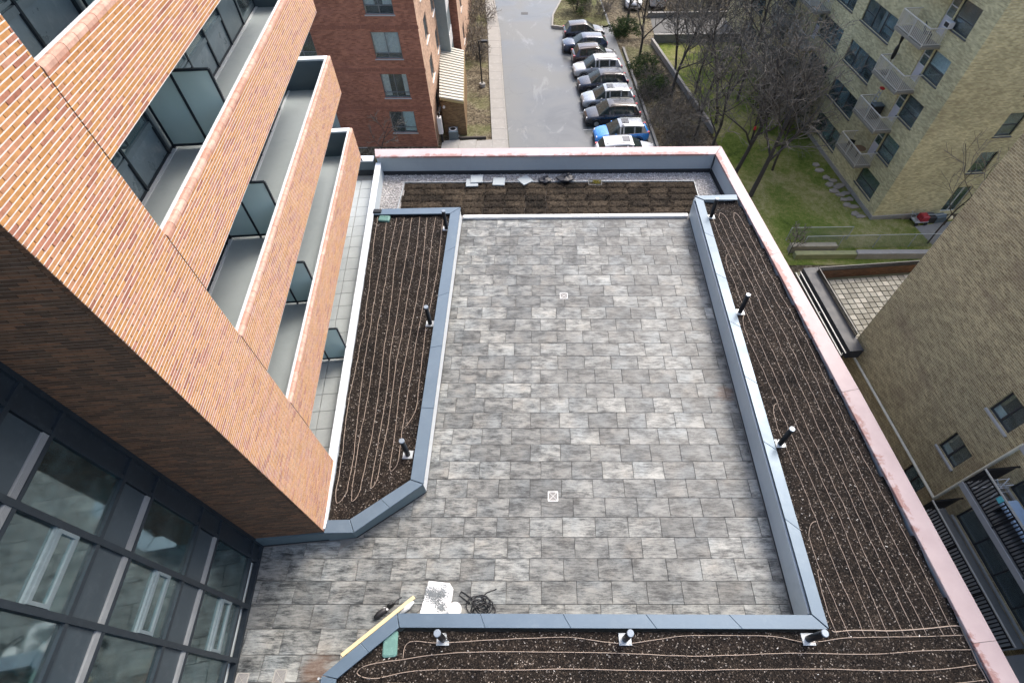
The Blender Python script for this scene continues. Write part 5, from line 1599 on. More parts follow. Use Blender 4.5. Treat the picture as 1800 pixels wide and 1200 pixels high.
def YW(x, y, z=0):
    c, s = math.cos(ALB), math.sin(ALB)
    return (YB.x + x * c - y * s, YB.y + x * s + y * c, z)
# things kept on those balconies
ld = empty('step_ladder', YW(-.55, 5.05, bz[1] - .02), ALB, 'red topped step ladder folded upright on a cream railed balcony', 'ladder')
w = MB()
for y in (-.2, .2): w.bar((0, y, 0), (.12, y * .6, 1.75), .035, .06)
for k in range(5): w.bar((.02 + .024*k, -.19 + .016*k, .3 + .3*k), (.02 + .024*k, .19 - .016*k, .3 + .3*k), .08, .03)
w.build('rails', M_PLATE, ld)
w = MB(); w.box(.02, .22, -.15, .15, 1.75, 1.85); w.build('top_step', plain('red_plastic', (0.5, 0.03, 0.03), .5), ld)
um = empty('garden_umbrella', YW(-.75, 5.2, bz[2] - .02), ALB, 'closed black garden umbrella standing on a cream railed balcony', 'umbrella')
w = MB(); w.tube([(0,0,0), (0,0,2.5)], .02, 8); w.build('pole', M_BLACK, um)
w = MB(); w.tube([(0,0,.95), (.01,0,1.2), (0,.01,1.6), (.01,0,1.85), (0,0,2.05), (0,.02,2.3), (0,0,2.42)], [.10, .13, .12, .05, .09, .11, .02], 9); w.build('canopy', M_BLACK, um)
w = MB(); w.lathe([(.22, 0), (.22, .06), (.05, .10)], 14); w.build('foot', M_BLKPL, um)
def chair(loc, rz, lab, m):
    root = empty('garden_chair', loc, rz, lab, 'chair', 'chairs on the balconies of the buff block')
    w = MB(); w.box(-.23, .23, -.23, .23, .40, .45); w.build('seat', m, root)
    w = MB(); w.bar((0, .22, .45), (0, .32, .95), .44, .04, up=Vector((0,1,0))); w.build('backrest', m, root)
    for x in (-.2, .2):
        for y in (-.2, .2):
            w = MB(); w.bar((x, y, 0), (x, y, .4), .035, .035); w.build('leg', m, root)
chair(YW(-.6, 3.6, bz[3] - .02), 1.2, 'black garden chair beside the door of a high balcony', M_BLACK)
chair(YW(-.7, 4.9, bz[0] - .02), 2.5, 'black garden chair on the lowest balcony of the buff block', M_BLACK)
bx_ = empty('storage_box', YW(-.5, 4.55, bz[1] - .02), ALB, 'dark storage box beside the step ladder on the balcony', 'box')
w = MB(); w.chamfer_prism([(-.35,-.25),(.35,-.25),(.35,.25),(-.35,.25)], 0, .9, .02); w.build('box', M_BLKPL, bx_)
w = MB(); w.chamfer_prism([(-.37,-.27),(.37,-.27),(.37,.27),(-.37,.27)], .9, .96, .02); w.build('lid', M_BALCIN, bx_)
tb = empty('round_table', YW(-.6, 3.9, bz[0] - .02), ALB, 'round brown table top on the lowest balcony of the buff block', 'table')
w = MB(); w.lathe([(.38, .70), (.40, .72), (.40, .735)], 20); w.build('table_top', plain('brown_wood', (0.17, 0.10, 0.05), .7), tb)
w = MB(); w.tube([(0,0,0), (0,0,.70)], .035, 8); w.build('stem', M_BLACK, tb)
acw = empty('window_air_conditioner', YW(-.02, 2.85, wz[4] + .02), ALB, 'white window air conditioner jutting from an upper window of the buff block', 'air conditioner')
w = MB(); w.box(-.32, .0, -.24, .24, .0, .33); w.build('cabinet', M_WHITEP, acw)
w = MB(); w.box(-.325, -.3205, -.19, .19, .05, .28)
w.build('grille', M_BLKPL, acw)

# scooter-like jumble by the patio door: three crates and a red cart
def YC(x, y): return YW(x, y, GZ)
for i, (x, y, s, m, lab) in enumerate(((3.9, -.55, .5, M_BLKPL, 'black crate against the buff wall by the patio door'), (4.75, -.65, .42, M_BALCIN, 'dark plastic tub beside the black crate'))):
    r = empty('storage_crate', YC(x, y), .2 * i, lab, 'crate')
    w = MB(); w.chamfer_prism([(-s,-s*.6),(s,-s*.6),(s,s*.6),(-s,s*.6)], 0, .5, .03); w.build('body', m, r)
    w = MB(); w.bar((-s, 0, .55), (s, 0, .55), .05, .05); w.bar((-s, 0, .48), (-s, 0, .56), .05, .05); w.bar((s, 0, .48), (s, 0, .56), .05, .05); w.build('handle', M_PLATE, r)
ct = empty('hand_cart', YC(3.2, -.75), .1, 'red and white hand cart parked by the foundation of the buff block', 'cart')
w = MB(); w.box(-.5, .5, -.3, .3, .25, .32); w.build('bed', M_PLATE, ct)
w = MB(); w.chamfer_prism([(-.1,-.28),(.42,-.28),(.42,.28),(-.1,.28)], .32, .75, .05); w.build('bin', plain('dark_red_plastic', (0.30, 0.02, 0.03), .5), ct)
w = MB(); w.tube([(-.5, -.25, .3), (-.8, -.25, .95), (-.8, .25, .95), (-.5, .25, .3)], .02, 6); w.build('handle', M_PLATE, ct)
for x in (-.35, .35):
    for y in (-.32, .32):
        w = MB(); w.lathe([(.05, -.03), (.13, -.03), (.13, .03), (.05, .03)], 14, Matrix.Translation((x, y, .13)) @ Matrix.Rotation(R(90), 4, 'X')); w.build('wheel', M_TYRE, ct)
bl = empty('garden_lantern', YC(5.0, -1.15), 0, 'cream globe garden lantern beside the patio door', 'lantern')
w = MB(); w.tube([(0,0,0), (0,0,.5)], .03, 8); w.build('stem', M_BLACK, bl)
w = MB(); w.lathe([(.05, .5), (.16, .56), (.2, .68), (.16, .8), (.04, .86)], 16); w.build('globe', plain('cream_globe', (0.62, 0.55, 0.36), .5), bl, smooth=True)

# ---------------------------------------------------------------- olive brown block with dark balconies
BB = Vector((14.55, 14.36, 0)); ALC = R(5.3)
bb = empty('apartment_building', (BB.x, BB.y, 0), ALC, 'olive brown brick block with dark picket balconies across the lane', 'building')
def BW(x, y, z=0):
    c, s = math.cos(ALC), math.sin(ALC)
    return (BB.x + x * c - y * s, BB.y + x * s + y * c, z)
P3 = 2.745
hb = []
for k in range(-1, 4): hb.append((-6.65, -5.70, -1.95 + P3 * k, -0.84 + P3 * k))
for k in range(-1, 3): hb.append((-13.2, -8.0, -3.05 + P3 * k + .0, -2.05 + P3 * k))
w = MB()
ZB = 9.0
wall_open(w, (0, 0, 0), (0, 1, 0), (-1, 0, 0), -26, 0, GZ - .05, ZB, hb, .15)
wall_open(w, (0, 0, 0), (1, 0, 0), (0, 1, 0), 0, 22, GZ - .05, ZB, [(8, 10, -1.9, -.8)], .15)
w.face([(0, -26, ZB), (22, -26, ZB), (22, 0, ZB), (0, 0, ZB)])
w.build('wall', M_BROWN, bb)
for i, (a, b, c, d) in enumerate(hb):
    if b - a < 2:
        window(bb, (0, 0, 0), (0, 1, 0), (-1, 0, 0), a, b, c, d, dict(v=[.5], h=[], cur=[(.5, .98, .0, .28, M_BLIND)]), M_WINFRAMED, M_SILL, .15, i)
    else: window(bb, (0, 0, 0), (0, 1, 0), (-1, 0, 0), a, b, c, d, dict(v=[.2, .4, .6, .8], h=[], cur=[]), M_WINFRAMED, M_SILL, .15, i)
w = MB(); r_ = .045
w.tube([(-.09, .25, -3.42), (-.09, -7.17, -3.40)], r_ * 1.25, 10); w.tube([(-.09, -7.2, -3.42), (-.09, -7.2, 1.2)], r_ * 1.2, 10)
w.build('conduit', plain('cream_pipe', (0.62, 0.58, 0.46), .5), bb)
def dark_balcony(y0, y1, zr_, depth=1.2):
    zs = zr_ - 1.05
    s = MB(); s.chamfer_prism([(-depth, y0), (0, y0), (0, y1), (-depth, y1)], zs - .16, zs, .015); b = s.build('balcony', M_CONCD, bb)
    w = MB(); w.box(-depth - .035, -depth - .002, y0, y1, zs - .18, zs + .04); w.build('slab_edge', plain('grey_edge_trim', (0.33, 0.32, 0.31), .6), b)
    w = MB(); w.bar((-depth + .04, y0, zr_), (-depth + .04, y1, zr_), .05, .04); w.build('top_rail', plain('weathered_rail', (0.50, 0.48, 0.43), .5, .3), b)
    w = MB(); w.bar((-depth + .04, y0, zr_ - .08), (-depth + .04, y1, zr_ - .08), .03, .025); w.bar((-depth + .04, y1 - .03, zr_ - .02), (-.02, y1 - .03, zr_ - .02), .05, .05); w.bar((-depth + .04, y0, zs + .1), (-depth + .04, y1, zs + .1), .03, .025)
    n = int((y1 - y0) / 1.3)
    for i in range(n + 1): w.bar((-depth + .04, lerp(y0 + .03, y1 - .03, i / n), zs), (-depth + .04, lerp(y0 + .03, y1 - .03, i / n), zr_), .04, .04)
    w.build('rail_frame', M_BLACK, b)
    for seg_ in range(2):
        ya, yb2 = (y0, (y0 + y1) / 2) if seg_ == 0 else ((y0 + y1) / 2, y1)
        n = int((yb2 - ya) / .105); w = MB()
        for i in range(n): w.bar((-depth + .04, ya + (i + .5) * (yb2 - ya) / n, zs + .1), (-depth + .04, ya + (i + .5) * (yb2 - ya) / n, zr_ - .08), .035, .035)
        w.build('picket', M_BLACK, b, kind='stuff')
    w = MB()
    n = int(depth / .11)
    for i in range(n): w.bar((-depth + .1 + i * .11, y1 - .03, zs + .05), (-depth + .1 + i * .11, y1 - .03, zr_ - .03), .03, .03)
    w.build('end_picket', M_BLACK, b, kind='stuff')
for k in range(-1, 3): dark_balcony(-12.2 if k < 1 else -13.6, -7.62, -2.19 + P3 * k)
w = MB(); w.box(-1.2, .0, -13.4, -12.35, -3.42, -3.25); w.build('ledge', M_CONCD, bb)
# items on the upper dark balcony
bn = empty('folding_bench', BW(-.55, -9.6, -.50 + .0), ALC, 'pale blue cushioned bench on a dark picket balcony', 'bench')
w = MB(); w.chamfer_prism([(-.28, -1.1), (.28, -1.1), (.28, 1.1), (-.28, 1.1)], .40, .52, .04); w.build('seat', plain('pale_blue_cushion', (0.42, 0.56, 0.72), .8), bn)
for y in (-.95, .95):
    w = MB(); w.box(-.25, .25, y - .03, y + .03, 0, .40); w.build('leg', M_BLACK, bn)
bk = empty('drying_rack', BW(-.7, -8.15, -.50), ALC, 'thin white folding drying rack near the end of a dark picket balcony', 'rack')
w = MB()
for a, b in (((-.3, -.3, 0), (.2, .2, .95)), ((.3, -.3, 0), (-.2, .2, .95)), ((-.3, .3, 0), (.25, .0, .9))): w.bar(a, b, .025, .025)
for k in range(4): w.bar((-.25, .2 - .1*k, .9 - .1*k), (.25, .2 - .1*k, .9 - .1*k), .015, .015)
w.build('rails', M_WHITEP, bk)
tw = empty('towel', BW(-1.17, -8.55, .42), ALC, 'small turquoise cloth pegged on the dark balcony rail', 'cloth')
w = MB(); w.box(-.025, .025, -.09, .07, -.12, .10); w.build('cloth', plain('turquoise_cloth', (0.10, 0.42, 0.45), .9), tw)

# patio roof beside it
pt = MB(); pt.prism([BW(-.9, .02)[:2], BW(5.6, .02)[:2], BW(5.6, 4.7)[:2], BW(-.9, 4.7)[:2]], -3.40, -3.15)
patio = struct(pt, 'patio_roof', plain('mossy_joint', (0.075, 0.075, 0.045), .95, var=.3, scale=4))
ms = []
for s in range(3):
    m_ = MB(); m_.chamfer_prism([(-.148, -.148), (.148, -.148), (.148, .148), (-.148, .148)], 0, .045, .01); ms.append(m_.mesh('patio_paver', plain('patio_stone_%d' % s, [(.20, .195, .165), (.26, .25, .215), (.15, .145, .12)][s], .85, var=.15, scale=3)))
M_ = Matrix.Rotation(ALC, 4, 'Z')
for i in range(17):
    for j in range(12):
        o = bpy.data.objects.new('patio_paver', ms[rng.choice([0, 0, 1, 2, 0, 2])]); COL.objects.link(o); o.parent = patio
        q = BW(.06 + i * .33, .18 + j * .33, -3.152 + rng.uniform(0, .008)); o.location = q; o.rotation_euler = (0, 0, ALC + rng.uniform(-.02, .02))
pw = empty('patio_wall', BW(0, 0, 0), ALC, 'low brown brick patio wall with black picket rail round square slabs', 'wall')
w = MB()
wall_open(w, (-.12, 4.15, 0), (1, 0, 0), (0, -1, 0), 0, 5.5, -3.15, -2.62, [])
w.build('wall', m_brickwall('dark_red_brown_brickwork', ((0.13, 0.062, 0.038), (0.085, 0.045, 0.03)), (0.11, 0.085, 0.065), .23, .072), pw)
w = MB(); w.box(-.75, -.12, -.75, 4.45, -3.15, -2.62); w.box(-.12, 5.4, 4.16, 4.45, -3.15, -2.61); w.build('coping', plain('dark_slate_coping', (0.035, 0.038, 0.043), .6, var=.15), pw)
w = MB()
w.bar((-.16, 4.18, -2.38), (5.4, 4.18, -2.38), .05, .05); w.bar((-.16, 4.18, -2.58), (5.4, 4.18, -2.58), .04, .03); w.bar((-.16, .0, -2.38), (-.16, 4.18, -2.38), .05, .05); w.bar((-.16, 0, -2.58), (-.16, 4.18, -2.58), .04, .03)
w.build('rail', M_BLACK, pw)
w = MB()
for i in range(62): w.bar((-.1 + i * .09, 4.18, -2.58), (-.1 + i * .09, 4.18, -2.38), .04, .04)
for i in range(46): w.bar((-.16, .05 + i * .09, -2.58), (-.16, .05 + i * .09, -2.38), .04, .04)
w.build('picket', M_BLACK, pw, kind='stuff')
w = MB(); w.bar((-1.02, 4.2, -2.60), (-1.02, -.85, -2.60), .05, .04); w.bar((-1.22, 4.2, -2.66), (-1.22, -.9, -2.66), .05, .04)
for y in (-.8, 1.6, 4.0): w.bar((-1.12, y, -3.2), (-1.12, y, -2.65), .04, .04)
w.build('hand_rail', plain('dull_steel_rail', (0.18, 0.185, 0.185), .5, .4), pw)
w = MB(); w.box(-1.6, -.76, -.85, 4.6, -3.6, -3.3); w.build('gutter', M_BLACK, pw)
for y in (.3, 2.1, 3.6):
    pass
# block under the patio
w = MB(); w.box(-1.0, 6, .02, 4.5, GZ, -3.41); w.build('patio_base', M_CONCD, pw)

# ================================================================== GROUND LEVEL
def sheet(name, poly, z, m, kind=True):
    mb = MB(); mb.face([(x, y, z) for x, y in poly])
    return struct(mb, name, m)
road = sheet('road', [(0.2, 8), (12.2, 8), (10.0, 40.2), (9.79, 42.85), (8.64, 57.0), (8.25, 62.5), (7.6, 71), (5, 95), (-7.6, 95), (-5.14, 70.4), (-4.05, 61.1), (-3.22, 49.56), (-2.41, 39.8)], GZ, M_ROAD)
lawn = sheet('lawn', [(12.4, 58.6), (15.1, 42), (15.6, 36), (14.6, 25.4), (40, 25.6), (40, 30.2), (24.5, 30.15), (21.4, 60), (21, 62)], GZ + .004, M_GRASS)
# parking bay lines, worn
w = MB()
rgp = random.Random(5)
for i in range(9):
    y = 39.2 + i * 2.87; x0 = lerp(4.2, 2.6, i / 8)
    for s in range(7):
        if rgp.random() < .45: continue
        xa = x0 + s * .42
        w.face([(xa, y + .1 * s * .42 - .05, GZ + .004), (xa + .4, y + .1 * (s + 1) * .42 - .05, GZ + .004), (xa + .4, y + .1 * (s + 1) * .42 + .04, GZ + .004), (xa, y + .1 * s * .42 + .04, GZ + .004)])
w.build('parking_line', plain('worn_white_paint', (0.42, 0.43, 0.42), .8, var=.25, scale=6), road)
# manhole, catch basin
w = MB(); w.lathe([(.33, 0), (.33, .008), (.25, .012)], 20); o = w.build('manhole_cover', plain('iron_cover', (0.12, 0.11, 0.10), .6, .4), loc=(5.0, 40.0, GZ + .002)); tag(o, 'round iron manhole cover in the parking bay edge', 'manhole')
w = MB(); w.box(-.4, .4, -.3, .3, 0, .012)
for k in range(6): w.box(-.36 + k*.125, -.30 + k*.125, -.26, .26, .012, .02)
o = w.build('storm_drain', plain('iron_drain', (0.06, 0.06, 0.06), .6, .4), loc=(onz(922, 24, GZ).x, onz(922, 24, GZ).y, GZ + .002)); tag(o, 'dark storm drain grate in the middle of the road', 'drain')
# pavement
pv = MB(); pv.face([(-3.70, 39.0, GZ + .09), (-2.38, 39.0, GZ + .09), (-3.24, 49.56, GZ + .09), (-4.07, 61.1, GZ + .09), (-5.17, 70.4, GZ + .09), (-8, 95, GZ + .09), (-9.3, 95, GZ + .09), (-6.32, 70.4, GZ + .09), (-5.45, 61.1, GZ + .09), (-4.62, 49.56, GZ + .09)])
pave = struct(pv, 'sidewalk', M_CONCD)
pl_l = [(-9.3, 95), (-6.32, 70.4), (-5.45, 61.1), (-4.62, 49.56), (-3.70, 38)]; pl_r = [(-8, 95), (-5.17, 70.4), (-4.07, 61.1), (-3.24, 49.56), (-2.38, 38)]
y = 38.6
while y < 75:
    h = 1.72
    w = MB(); a, b = interp_poly(pl_l, y), interp_poly(pl_r, y); c, d = interp_poly(pl_l, y + h), interp_poly(pl_r, y + h)
    w.chamfer_prism([(a + .005, y + .006), (b - .16, y + .006), (d - .16, y + h - .006), (c + .005, y + h - .006)], GZ, GZ + .12 + rng.uniform(-.004, .004), .012); w.build('pavement_slab', M_CONC, pave)
    w = MB(); w.chamfer_prism([(b - .15, y + .006), (b, y + .006), (d, y + h - .006), (d - .15, y + h - .006)], GZ, GZ + .125, .015); w.build('kerb_stone', M_CONC, pave)
    y += h
for i in range(3):
    w = MB(); x0 = -8.1 + i * 1.45; w.chamfer_prism([(x0 + .006, 38.2), (x0 + 1.44, 38.2), (x0 + 1.44, 40.45), (x0 + .006, 40.25)], GZ, GZ + .10, .012); w.build('pavement_slab', M_CONC, pave)
w = MB(); w.bar((-6.9, 40.62, GZ + .1), (-4.4, 40.72, GZ + .1), .14, .2); o = w.build('timber_edging', M_BARK); tag(o, 'dark timber edging between the bare bed and concrete path', 'edging')

# planted traffic island
isl = MB(); isl.prism([(1.62, 62.7), (3.7, 62.1), (7.9, 62.9), (7.4, 71), (4.2, 72.5), (2.9, 70.4), (1.75, 65.6)], GZ, GZ + .16)
island = struct(isl, 'planting_island', m_dirt('island_soil', (.8, .9, .7)))
ip = [(1.62, 62.7), (1.75, 65.6), (2.9, 70.4), (4.2, 72.5)]
for a, b in zip(ip, ip[1:]):
    n = max(1, int(math.hypot(b[0]-a[0], b[1]-a[1]) / 1.2))
    for i in range(n):
        w = MB(); w.bar((lerp(a[0], b[0], i/n), lerp(a[1], b[1], i/n), GZ + .11), (lerp(a[0], b[0], (i+.985)/n), lerp(a[1], b[1], (i+.985)/n), GZ + .11), .18, .22); w.build('kerb_stone', M_CONC, island)
for i in range(2):
    w = MB(); w.bar((1.62 + i * 1.05, 62.62 - i * .3, GZ + .14), (1.62 + (i + .98) * 1.05, 62.62 - (i + .98) * .3, GZ + .14), .18, .30); w.build('kerb_stone', M_CONC, island)

# ramp and low walls behind the lawn
ramp_ = sheet('ramp', [(12.7, 59.4), (24, 59.7), (24.5, 66), (12.9, 65.6)], GZ + .006, plain('grey_asphalt', (0.105, 0.105, 0.10), .9, var=.15, scale=1.2, bumpy=.2))
def low_wall(pts, h, th, lab, m=M_CONCD, topm=M_CONC, z=GZ):
    root = empty('garden_wall', (0, 0, 0), 0, lab, 'wall')
    for a, b in zip(pts, pts[1:]):
        w = MB(); wall_run(w, a, b, th, z, z + h - .06); w.build('wall', m, root)
        d = Vector((b[0]-a[0], b[1]-a[1])).normalized(); n = Vector((-d.y, d.x))
        a2 = (a[0] - n.x*.03, a[1] - n.y*.03); b2 = (b[0] - n.x*.03, b[1] - n.y*.03)
        w = MB(); wall_run(w, a2, b2, th + .06, z + h - .06, z + h); w.build('coping', topm, root)
low_wall([(12.35, 58.9), (24.2, 59.2)], .85, .22, 'dark retaining wall with pale coping between the lawn and the ramp')
low_wall([(24.4, 66.0), (12.6, 65.6)], .5, .25, 'pale kerb wall along the far side of the ramp')
low_wall([(15.25, 41.5), (12.25, 58.8)], .55, .18, 'thin pale garden wall between the shrub bed and the lawn', M_CONC)
low_wall([(10.35, 36.0), (9.1, 57.6)], .18, .16, 'low dark kerb in front of the parked cars', M_CONCD, M_CONCD)

# stepping stones along the buff block
FS = []
st_px = [(1452, 313), (1463, 318), (1458, 325), (1470, 330), (1477, 326), (1466, 336), (1478, 343), (1487, 340), (1484, 352), (1494, 351), (1489, 361), (1501, 364), (1503, 376), (1512, 381), (1440, 300), (1434, 290)]
for i, (u, v) in enumerate(st_px):
    p = onz(u, v, GZ); rg = random.Random(70 + i); n = rg.randint(5, 7)
    poly = [(rg.uniform(.25, .46) * math.cos(2*math.pi*k/n + .3*i), rg.uniform(.18, .36) * math.sin(2*math.pi*k/n + .3*i)) for k in range(n)]
    w = MB(); w.chamfer_prism(poly, 0, .09, .02); o = w.build('stepping_stone', plain('flagstone', (0.27, 0.245, 0.205), .9, var=.2, scale=3), loc=(p.x, p.y, GZ))
    FS.append((p.y, o))
for i, (yy, o) in enumerate(sorted(FS, key=lambda t: t[0])): tag(o, 'flat irregular flagstone, %s from the corner along the buff brick wall' % ORD[i], 'stone', 'flagstones along the buff block')
w = MB(); pp = [onz(*q, GZ) for q in ((1608, 398), (1640, 432), (1720, 440), (1700, 385))]
pathc = MB(); pathc.face([(p.x, p.y, GZ + .008) for p in pp]); struct(pathc, 'path', M_CONCD)

# chain link fence and timber steps behind the patio
def fence(a, b, h, z, lab):
    root = empty('chain_link_fence', (0, 0, 0), 0, lab, 'fence', 'chain link fences behind the patio')
    a = Vector((*a, z)); b = Vector((*b, z)); L = (b - a).length; n = max(1, int(L / 2.2)); d = (b - a) / L
    for i in range(n + 1):
        p = a.lerp(b, i / n); w = MB(); w.tube([p, p + Vector((0, 0, h))], .03, 8); w.build('post', M_PLATE, root)
    w = MB(); w.tube([a + Vector((0,0,h)), b + Vector((0,0,h))], .022, 6); w.build('top_rail', M_PLATE, root)
    w = MB(); s = .14; k = -h
    while k < L:
        for sg in (1, -1):
            t0, t1 = max(0, k), min(L, k + h)
            if t1 > t0:
                z0, z1 = (t0 - k), (t1 - k)
                if sg < 0: z0, z1 = h - z0, h - z1
                w.bar(a + d*t0 + Vector((0,0,z0)), a + d*t1 + Vector((0,0,z1)), .008, .008)
        k += s
    w.build('mesh', plain('galvanised_wire', (0.20, 0.21, 0.20), .5, .5), root, kind='stuff')
fence((17.6, 27.9), (21.9, 28.0), 1.15, GZ, 'shorter stretch of chain link fence by the bare bush')
fence((18.4, 27.0), (31.0, 27.4), 1.15, GZ, 'long chain link fence along the lawn behind the patio')
for i, (x0, x1, y, z, lab) in enumerate(((17.4, 20.6, 26.6, GZ + .3, 'upper weathered timber sleeper by the chain link fence'), (17.6, 21.9, 26.0, GZ + .1, 'lower mossy timber sleeper by the patio rail'), (21.8, 30.5, 26.0, GZ + .2, 'long pale concrete beam under the chain link fence'))):
    w = MB(); w.chamfer_prism([(x0, y), (x1, y + .05), (x1, y + .45), (x0, y + .4)], GZ, z + .3, .03); o = w.build('sleeper' if i < 2 else 'concrete_beam', [plain('weathered_timber', (0.27, 0.25, 0.19), .9, var=.2), plain('mossy_timber', (0.23, 0.24, 0.12), .9, var=.2), M_CONC][i]); tag(o, lab, 'beam')

# lamp post
lp_ = empty('lamp_post', (-5.31, 49.67, GZ), 0, 'black lamp post with box head on the bare strip beside the sidewalk', 'lamp post')
w = MB(); w.lathe([(.30, 0), (.30, .28), (.26, .32)], 18); w.build('footing', M_CONC, lp_)
w = MB(); w.tube([(0, 0, .3), (0, 0, 4.05)], [.07, .055], 10); w.build('pole', M_BLACK, lp_)
w = MB(); w.bar((-.05, 0, 4.08), (.25, 0, 4.08), .07, .07); w.build('arm', M_BLACK, lp_)
w = MB(); w.chamfer_prism([(.22, -.16), (.80, -.16), (.80, .16), (.22, .16)], 4.0, 4.16, .03); w.build('lamp_head', M_BLACK, lp_)

# ---------------------------------------------------------------- cars
import bmesh
def weld(o, ang=38):
    bm = bmesh.new(); bm.from_mesh(o.data); bmesh.ops.remove_doubles(bm, verts=bm.verts, dist=1e-4)
    bmesh.ops.recalc_face_normals(bm, faces=bm.faces); bm.to_mesh(o.data); bm.free()
    o.data.polygons.foreach_set('use_smooth', [True] * len(o.data.polygons)); o.data.set_sharp_from_angle(angle=R(ang))
def car(name, cx, cy, L, W, H, paint, flip, lab, roofpaint=None, rails=False, sunroof=False, ang=6.0, rear_tilt=.30, dark_low=False):
    root = empty(name, (cx, cy, GZ + .002), R(ang) + (math.pi if flip else 0), lab, 'car', 'cars parked in a row beside the road')
    h = L / 2; hw = W / 2
    belt = H * .60
    st = [(-h, .42, .64, .60), (-h + .05, .30, .74, .78), (-h + .22, .24, .84, .90), (-h + .55, .22, .92, .97), (-h + 1.0, .22, .985, 1.0), (-h + 1.35, .22, belt - .03, 1.0), (-h + 1.9, .22, belt, 1.0), (0.1, .22, belt + .01, 1.0), (h - 1.2, .22, belt + .03, 1.0), (h - .5, .24, belt + .05, .985), (h - .14, .28, belt + .03, .93), (h - .03, .34, belt - .05, .86), (h, .45, belt - .18, .78)]
    w = MB(); rings = []
    for x, zl_, zt, wf in st:
        ww = hw * wf; m_ = (zl_ + zt) / 2
        half = [(ww * .86, zl_), (ww * .965, zl_ + .09), (ww * .995, m_ - .06), (ww, m_ + .08), (ww * .975, zt - .10), (ww * .93, zt - .03), (ww * .80, zt + .005), (ww * .45, zt + .03), (0, zt + .038)]
        rings.append([(x, -a, b) for a, b in half] + [(x, a, b) for a, b in reversed(half[:-1])])
    n = len(rings[0])
    vs = [p for r in rings for p in r]; fs = []
    for i in range(len(rings) - 1):
        for k in range(n - 1): fs.append((i*n + k, i*n + k + 1, (i+1)*n + k + 1, (i+1)*n + k))
    for i in range(len(rings) - 1): fs.append((i*n + n - 1, i*n, (i+1)*n, (i+1)*n + n - 1))
    fs.append(tuple(range(n - 1, -1, -1))); fs.append(tuple((len(rings)-1)*n + k for k in range(n)))
    w.raw(vs, fs)
    body = w.build('body', paint, root, smooth=True)
    # cabin
    cs = [(-h + 1.12, 0.0), (-h + 1.98, .92), (-h + 2.10, .96), (-.02, 1.03), (.10, 1.03), (h - 1.38, .99), (h - 1.26, .975), (h - .72, .91), (h - .58, .87), (h - .50 + rear_tilt, 0.05)]
    cs.sort(); rr = []
    wb = hw * .93; wr = hw * .70
    for i, (x, f) in enumerate(cs):
        zr_ = belt + .02 + (H - belt - .02) * f
        zb_ = belt - .01
        wtop = lerp(wb * .97, wr, min(1, f))
        half = [(wb, zb_), (wb * .985, min(zb_ + .05, zr_ - .001)), (lerp(wb, wtop, .86), max(zb_ + .051, zr_ - .13)), (wtop, zr_ - .05), (wtop * .84, zr_ - .008), (wtop * .4, zr_ + .012), (0, zr_ + .016)]
        if f < .1: half = [(wb, zb_), (wb * .98, zb_ + .01), (wb * .95, zb_ + .016), (wb * .90, zb_ + .02), (wb * .75, zb_ + .03), (wb * .4, zb_ + .04), (0, zb_ + .045)]
        rr.append([(x, -a, b) for a, b in half] + [(x, a, b) for a, b in reversed(half[:-1])])
    n = len(rr[0]); cab = MB(); side = {}; ws = MB(); rw = MB()
    last = len(rr) - 2
    for i in range(len(rr) - 1):
        for k in range(n - 1):
            q = [rr[i][k], rr[i][k+1], rr[i+1][k+1], rr[i+1][k]]
            isside = k in (1, n - 3)
            if i == 0 and 2 <= k <= n - 4: ws.face(q)
            elif i == last and 3 <= k <= n - 5: rw.face(q)
            elif isside and i in (0, 2, 4, 6):
                side.setdefault((i, k), MB()).face(q)
            else: cab.face(q)
    cb_ = cab.build('cabin', roofpaint or paint, root)
    weld(cb_)
    ws.build('windscreen', M_CARGLASS, root); rw.build('rear_window', M_CARGLASS, root)
    for s in side.values(): s.build('side_window', M_CARGLASS, root)
    w = MB(); w.box(-h + 1.5, h - .45, -wb * .88, wb * .88, .35, belt - .06); 
    for sx_ in (-.35, .62):
        for sy_ in (-.38, .38): w.chamfer_prism([(sx_ - .12, sy_ - .24), (sx_ + .14, sy_ - .24), (sx_ + .14, sy_ + .24), (sx_ - .12, sy_ + .24)], belt - .06, belt + .34, .05)
    w.build('seats', M_CARIN, root)
    for x in (-h + .92, h - .98):
        for s in (-1, 1):
            M2 = Matrix.Translation((x, s * (hw - .115), .34)) @ Matrix.Rotation(R(90), 4, 'X')
            w = MB(); w.lathe([(.20, -.12), (.33, -.125), (.345, -.08), (.345, .08), (.33, .125), (.20, .12)], 20, M2); wh = w.build('wheel', M_TYRE, root)
            w = MB(); w.lathe([(.06, -.128), (.20, -.126), (.21, -.10), (.21, .10), (.20, .126), (.06, .128)], 14, M2); w.build('rim', M_RIM, wh)
            # arch
            a = MB(); pts = [(x + .42 * math.cos(R(t)), s * (hw + .004), .34 + .42 * math.sin(R(t))) for t in range(-12, 193, 12)]
            a.tube(pts, .035, 5); a.build('wheel_arch', M_BLKPL if not dark_low else M_BLKPL, root)
    for s in (-1, 1):
        w = MB(); w.raw([(-h + .03, s*hw*.42, .66), (-h + .07, s*hw*.80, .68), (-h + .34, s*hw*.93, .80), (-h + .30, s*hw*.82, .86), (-h + .06, s*hw*.48, .76)], ((0,1,2,3,4),)); 
        w = MB(); w.chamfer_prism([(-h + .03, s*hw*.60 - .14), (-h + .32, s*hw*.60 - .06), (-h + .32, s*hw*.60 + .24), (-h + .10, s*hw*.60 + .18)], .60, .80 if True else 0, .03); w.build('headlight', M_LENS, root)
        w = MB(); w.box(h - .20, h - .015, s*hw*.74 - .10, s*hw*.74 + .10, belt - .24, belt + .04); w.build('tail_light', M_TAILRED, root)
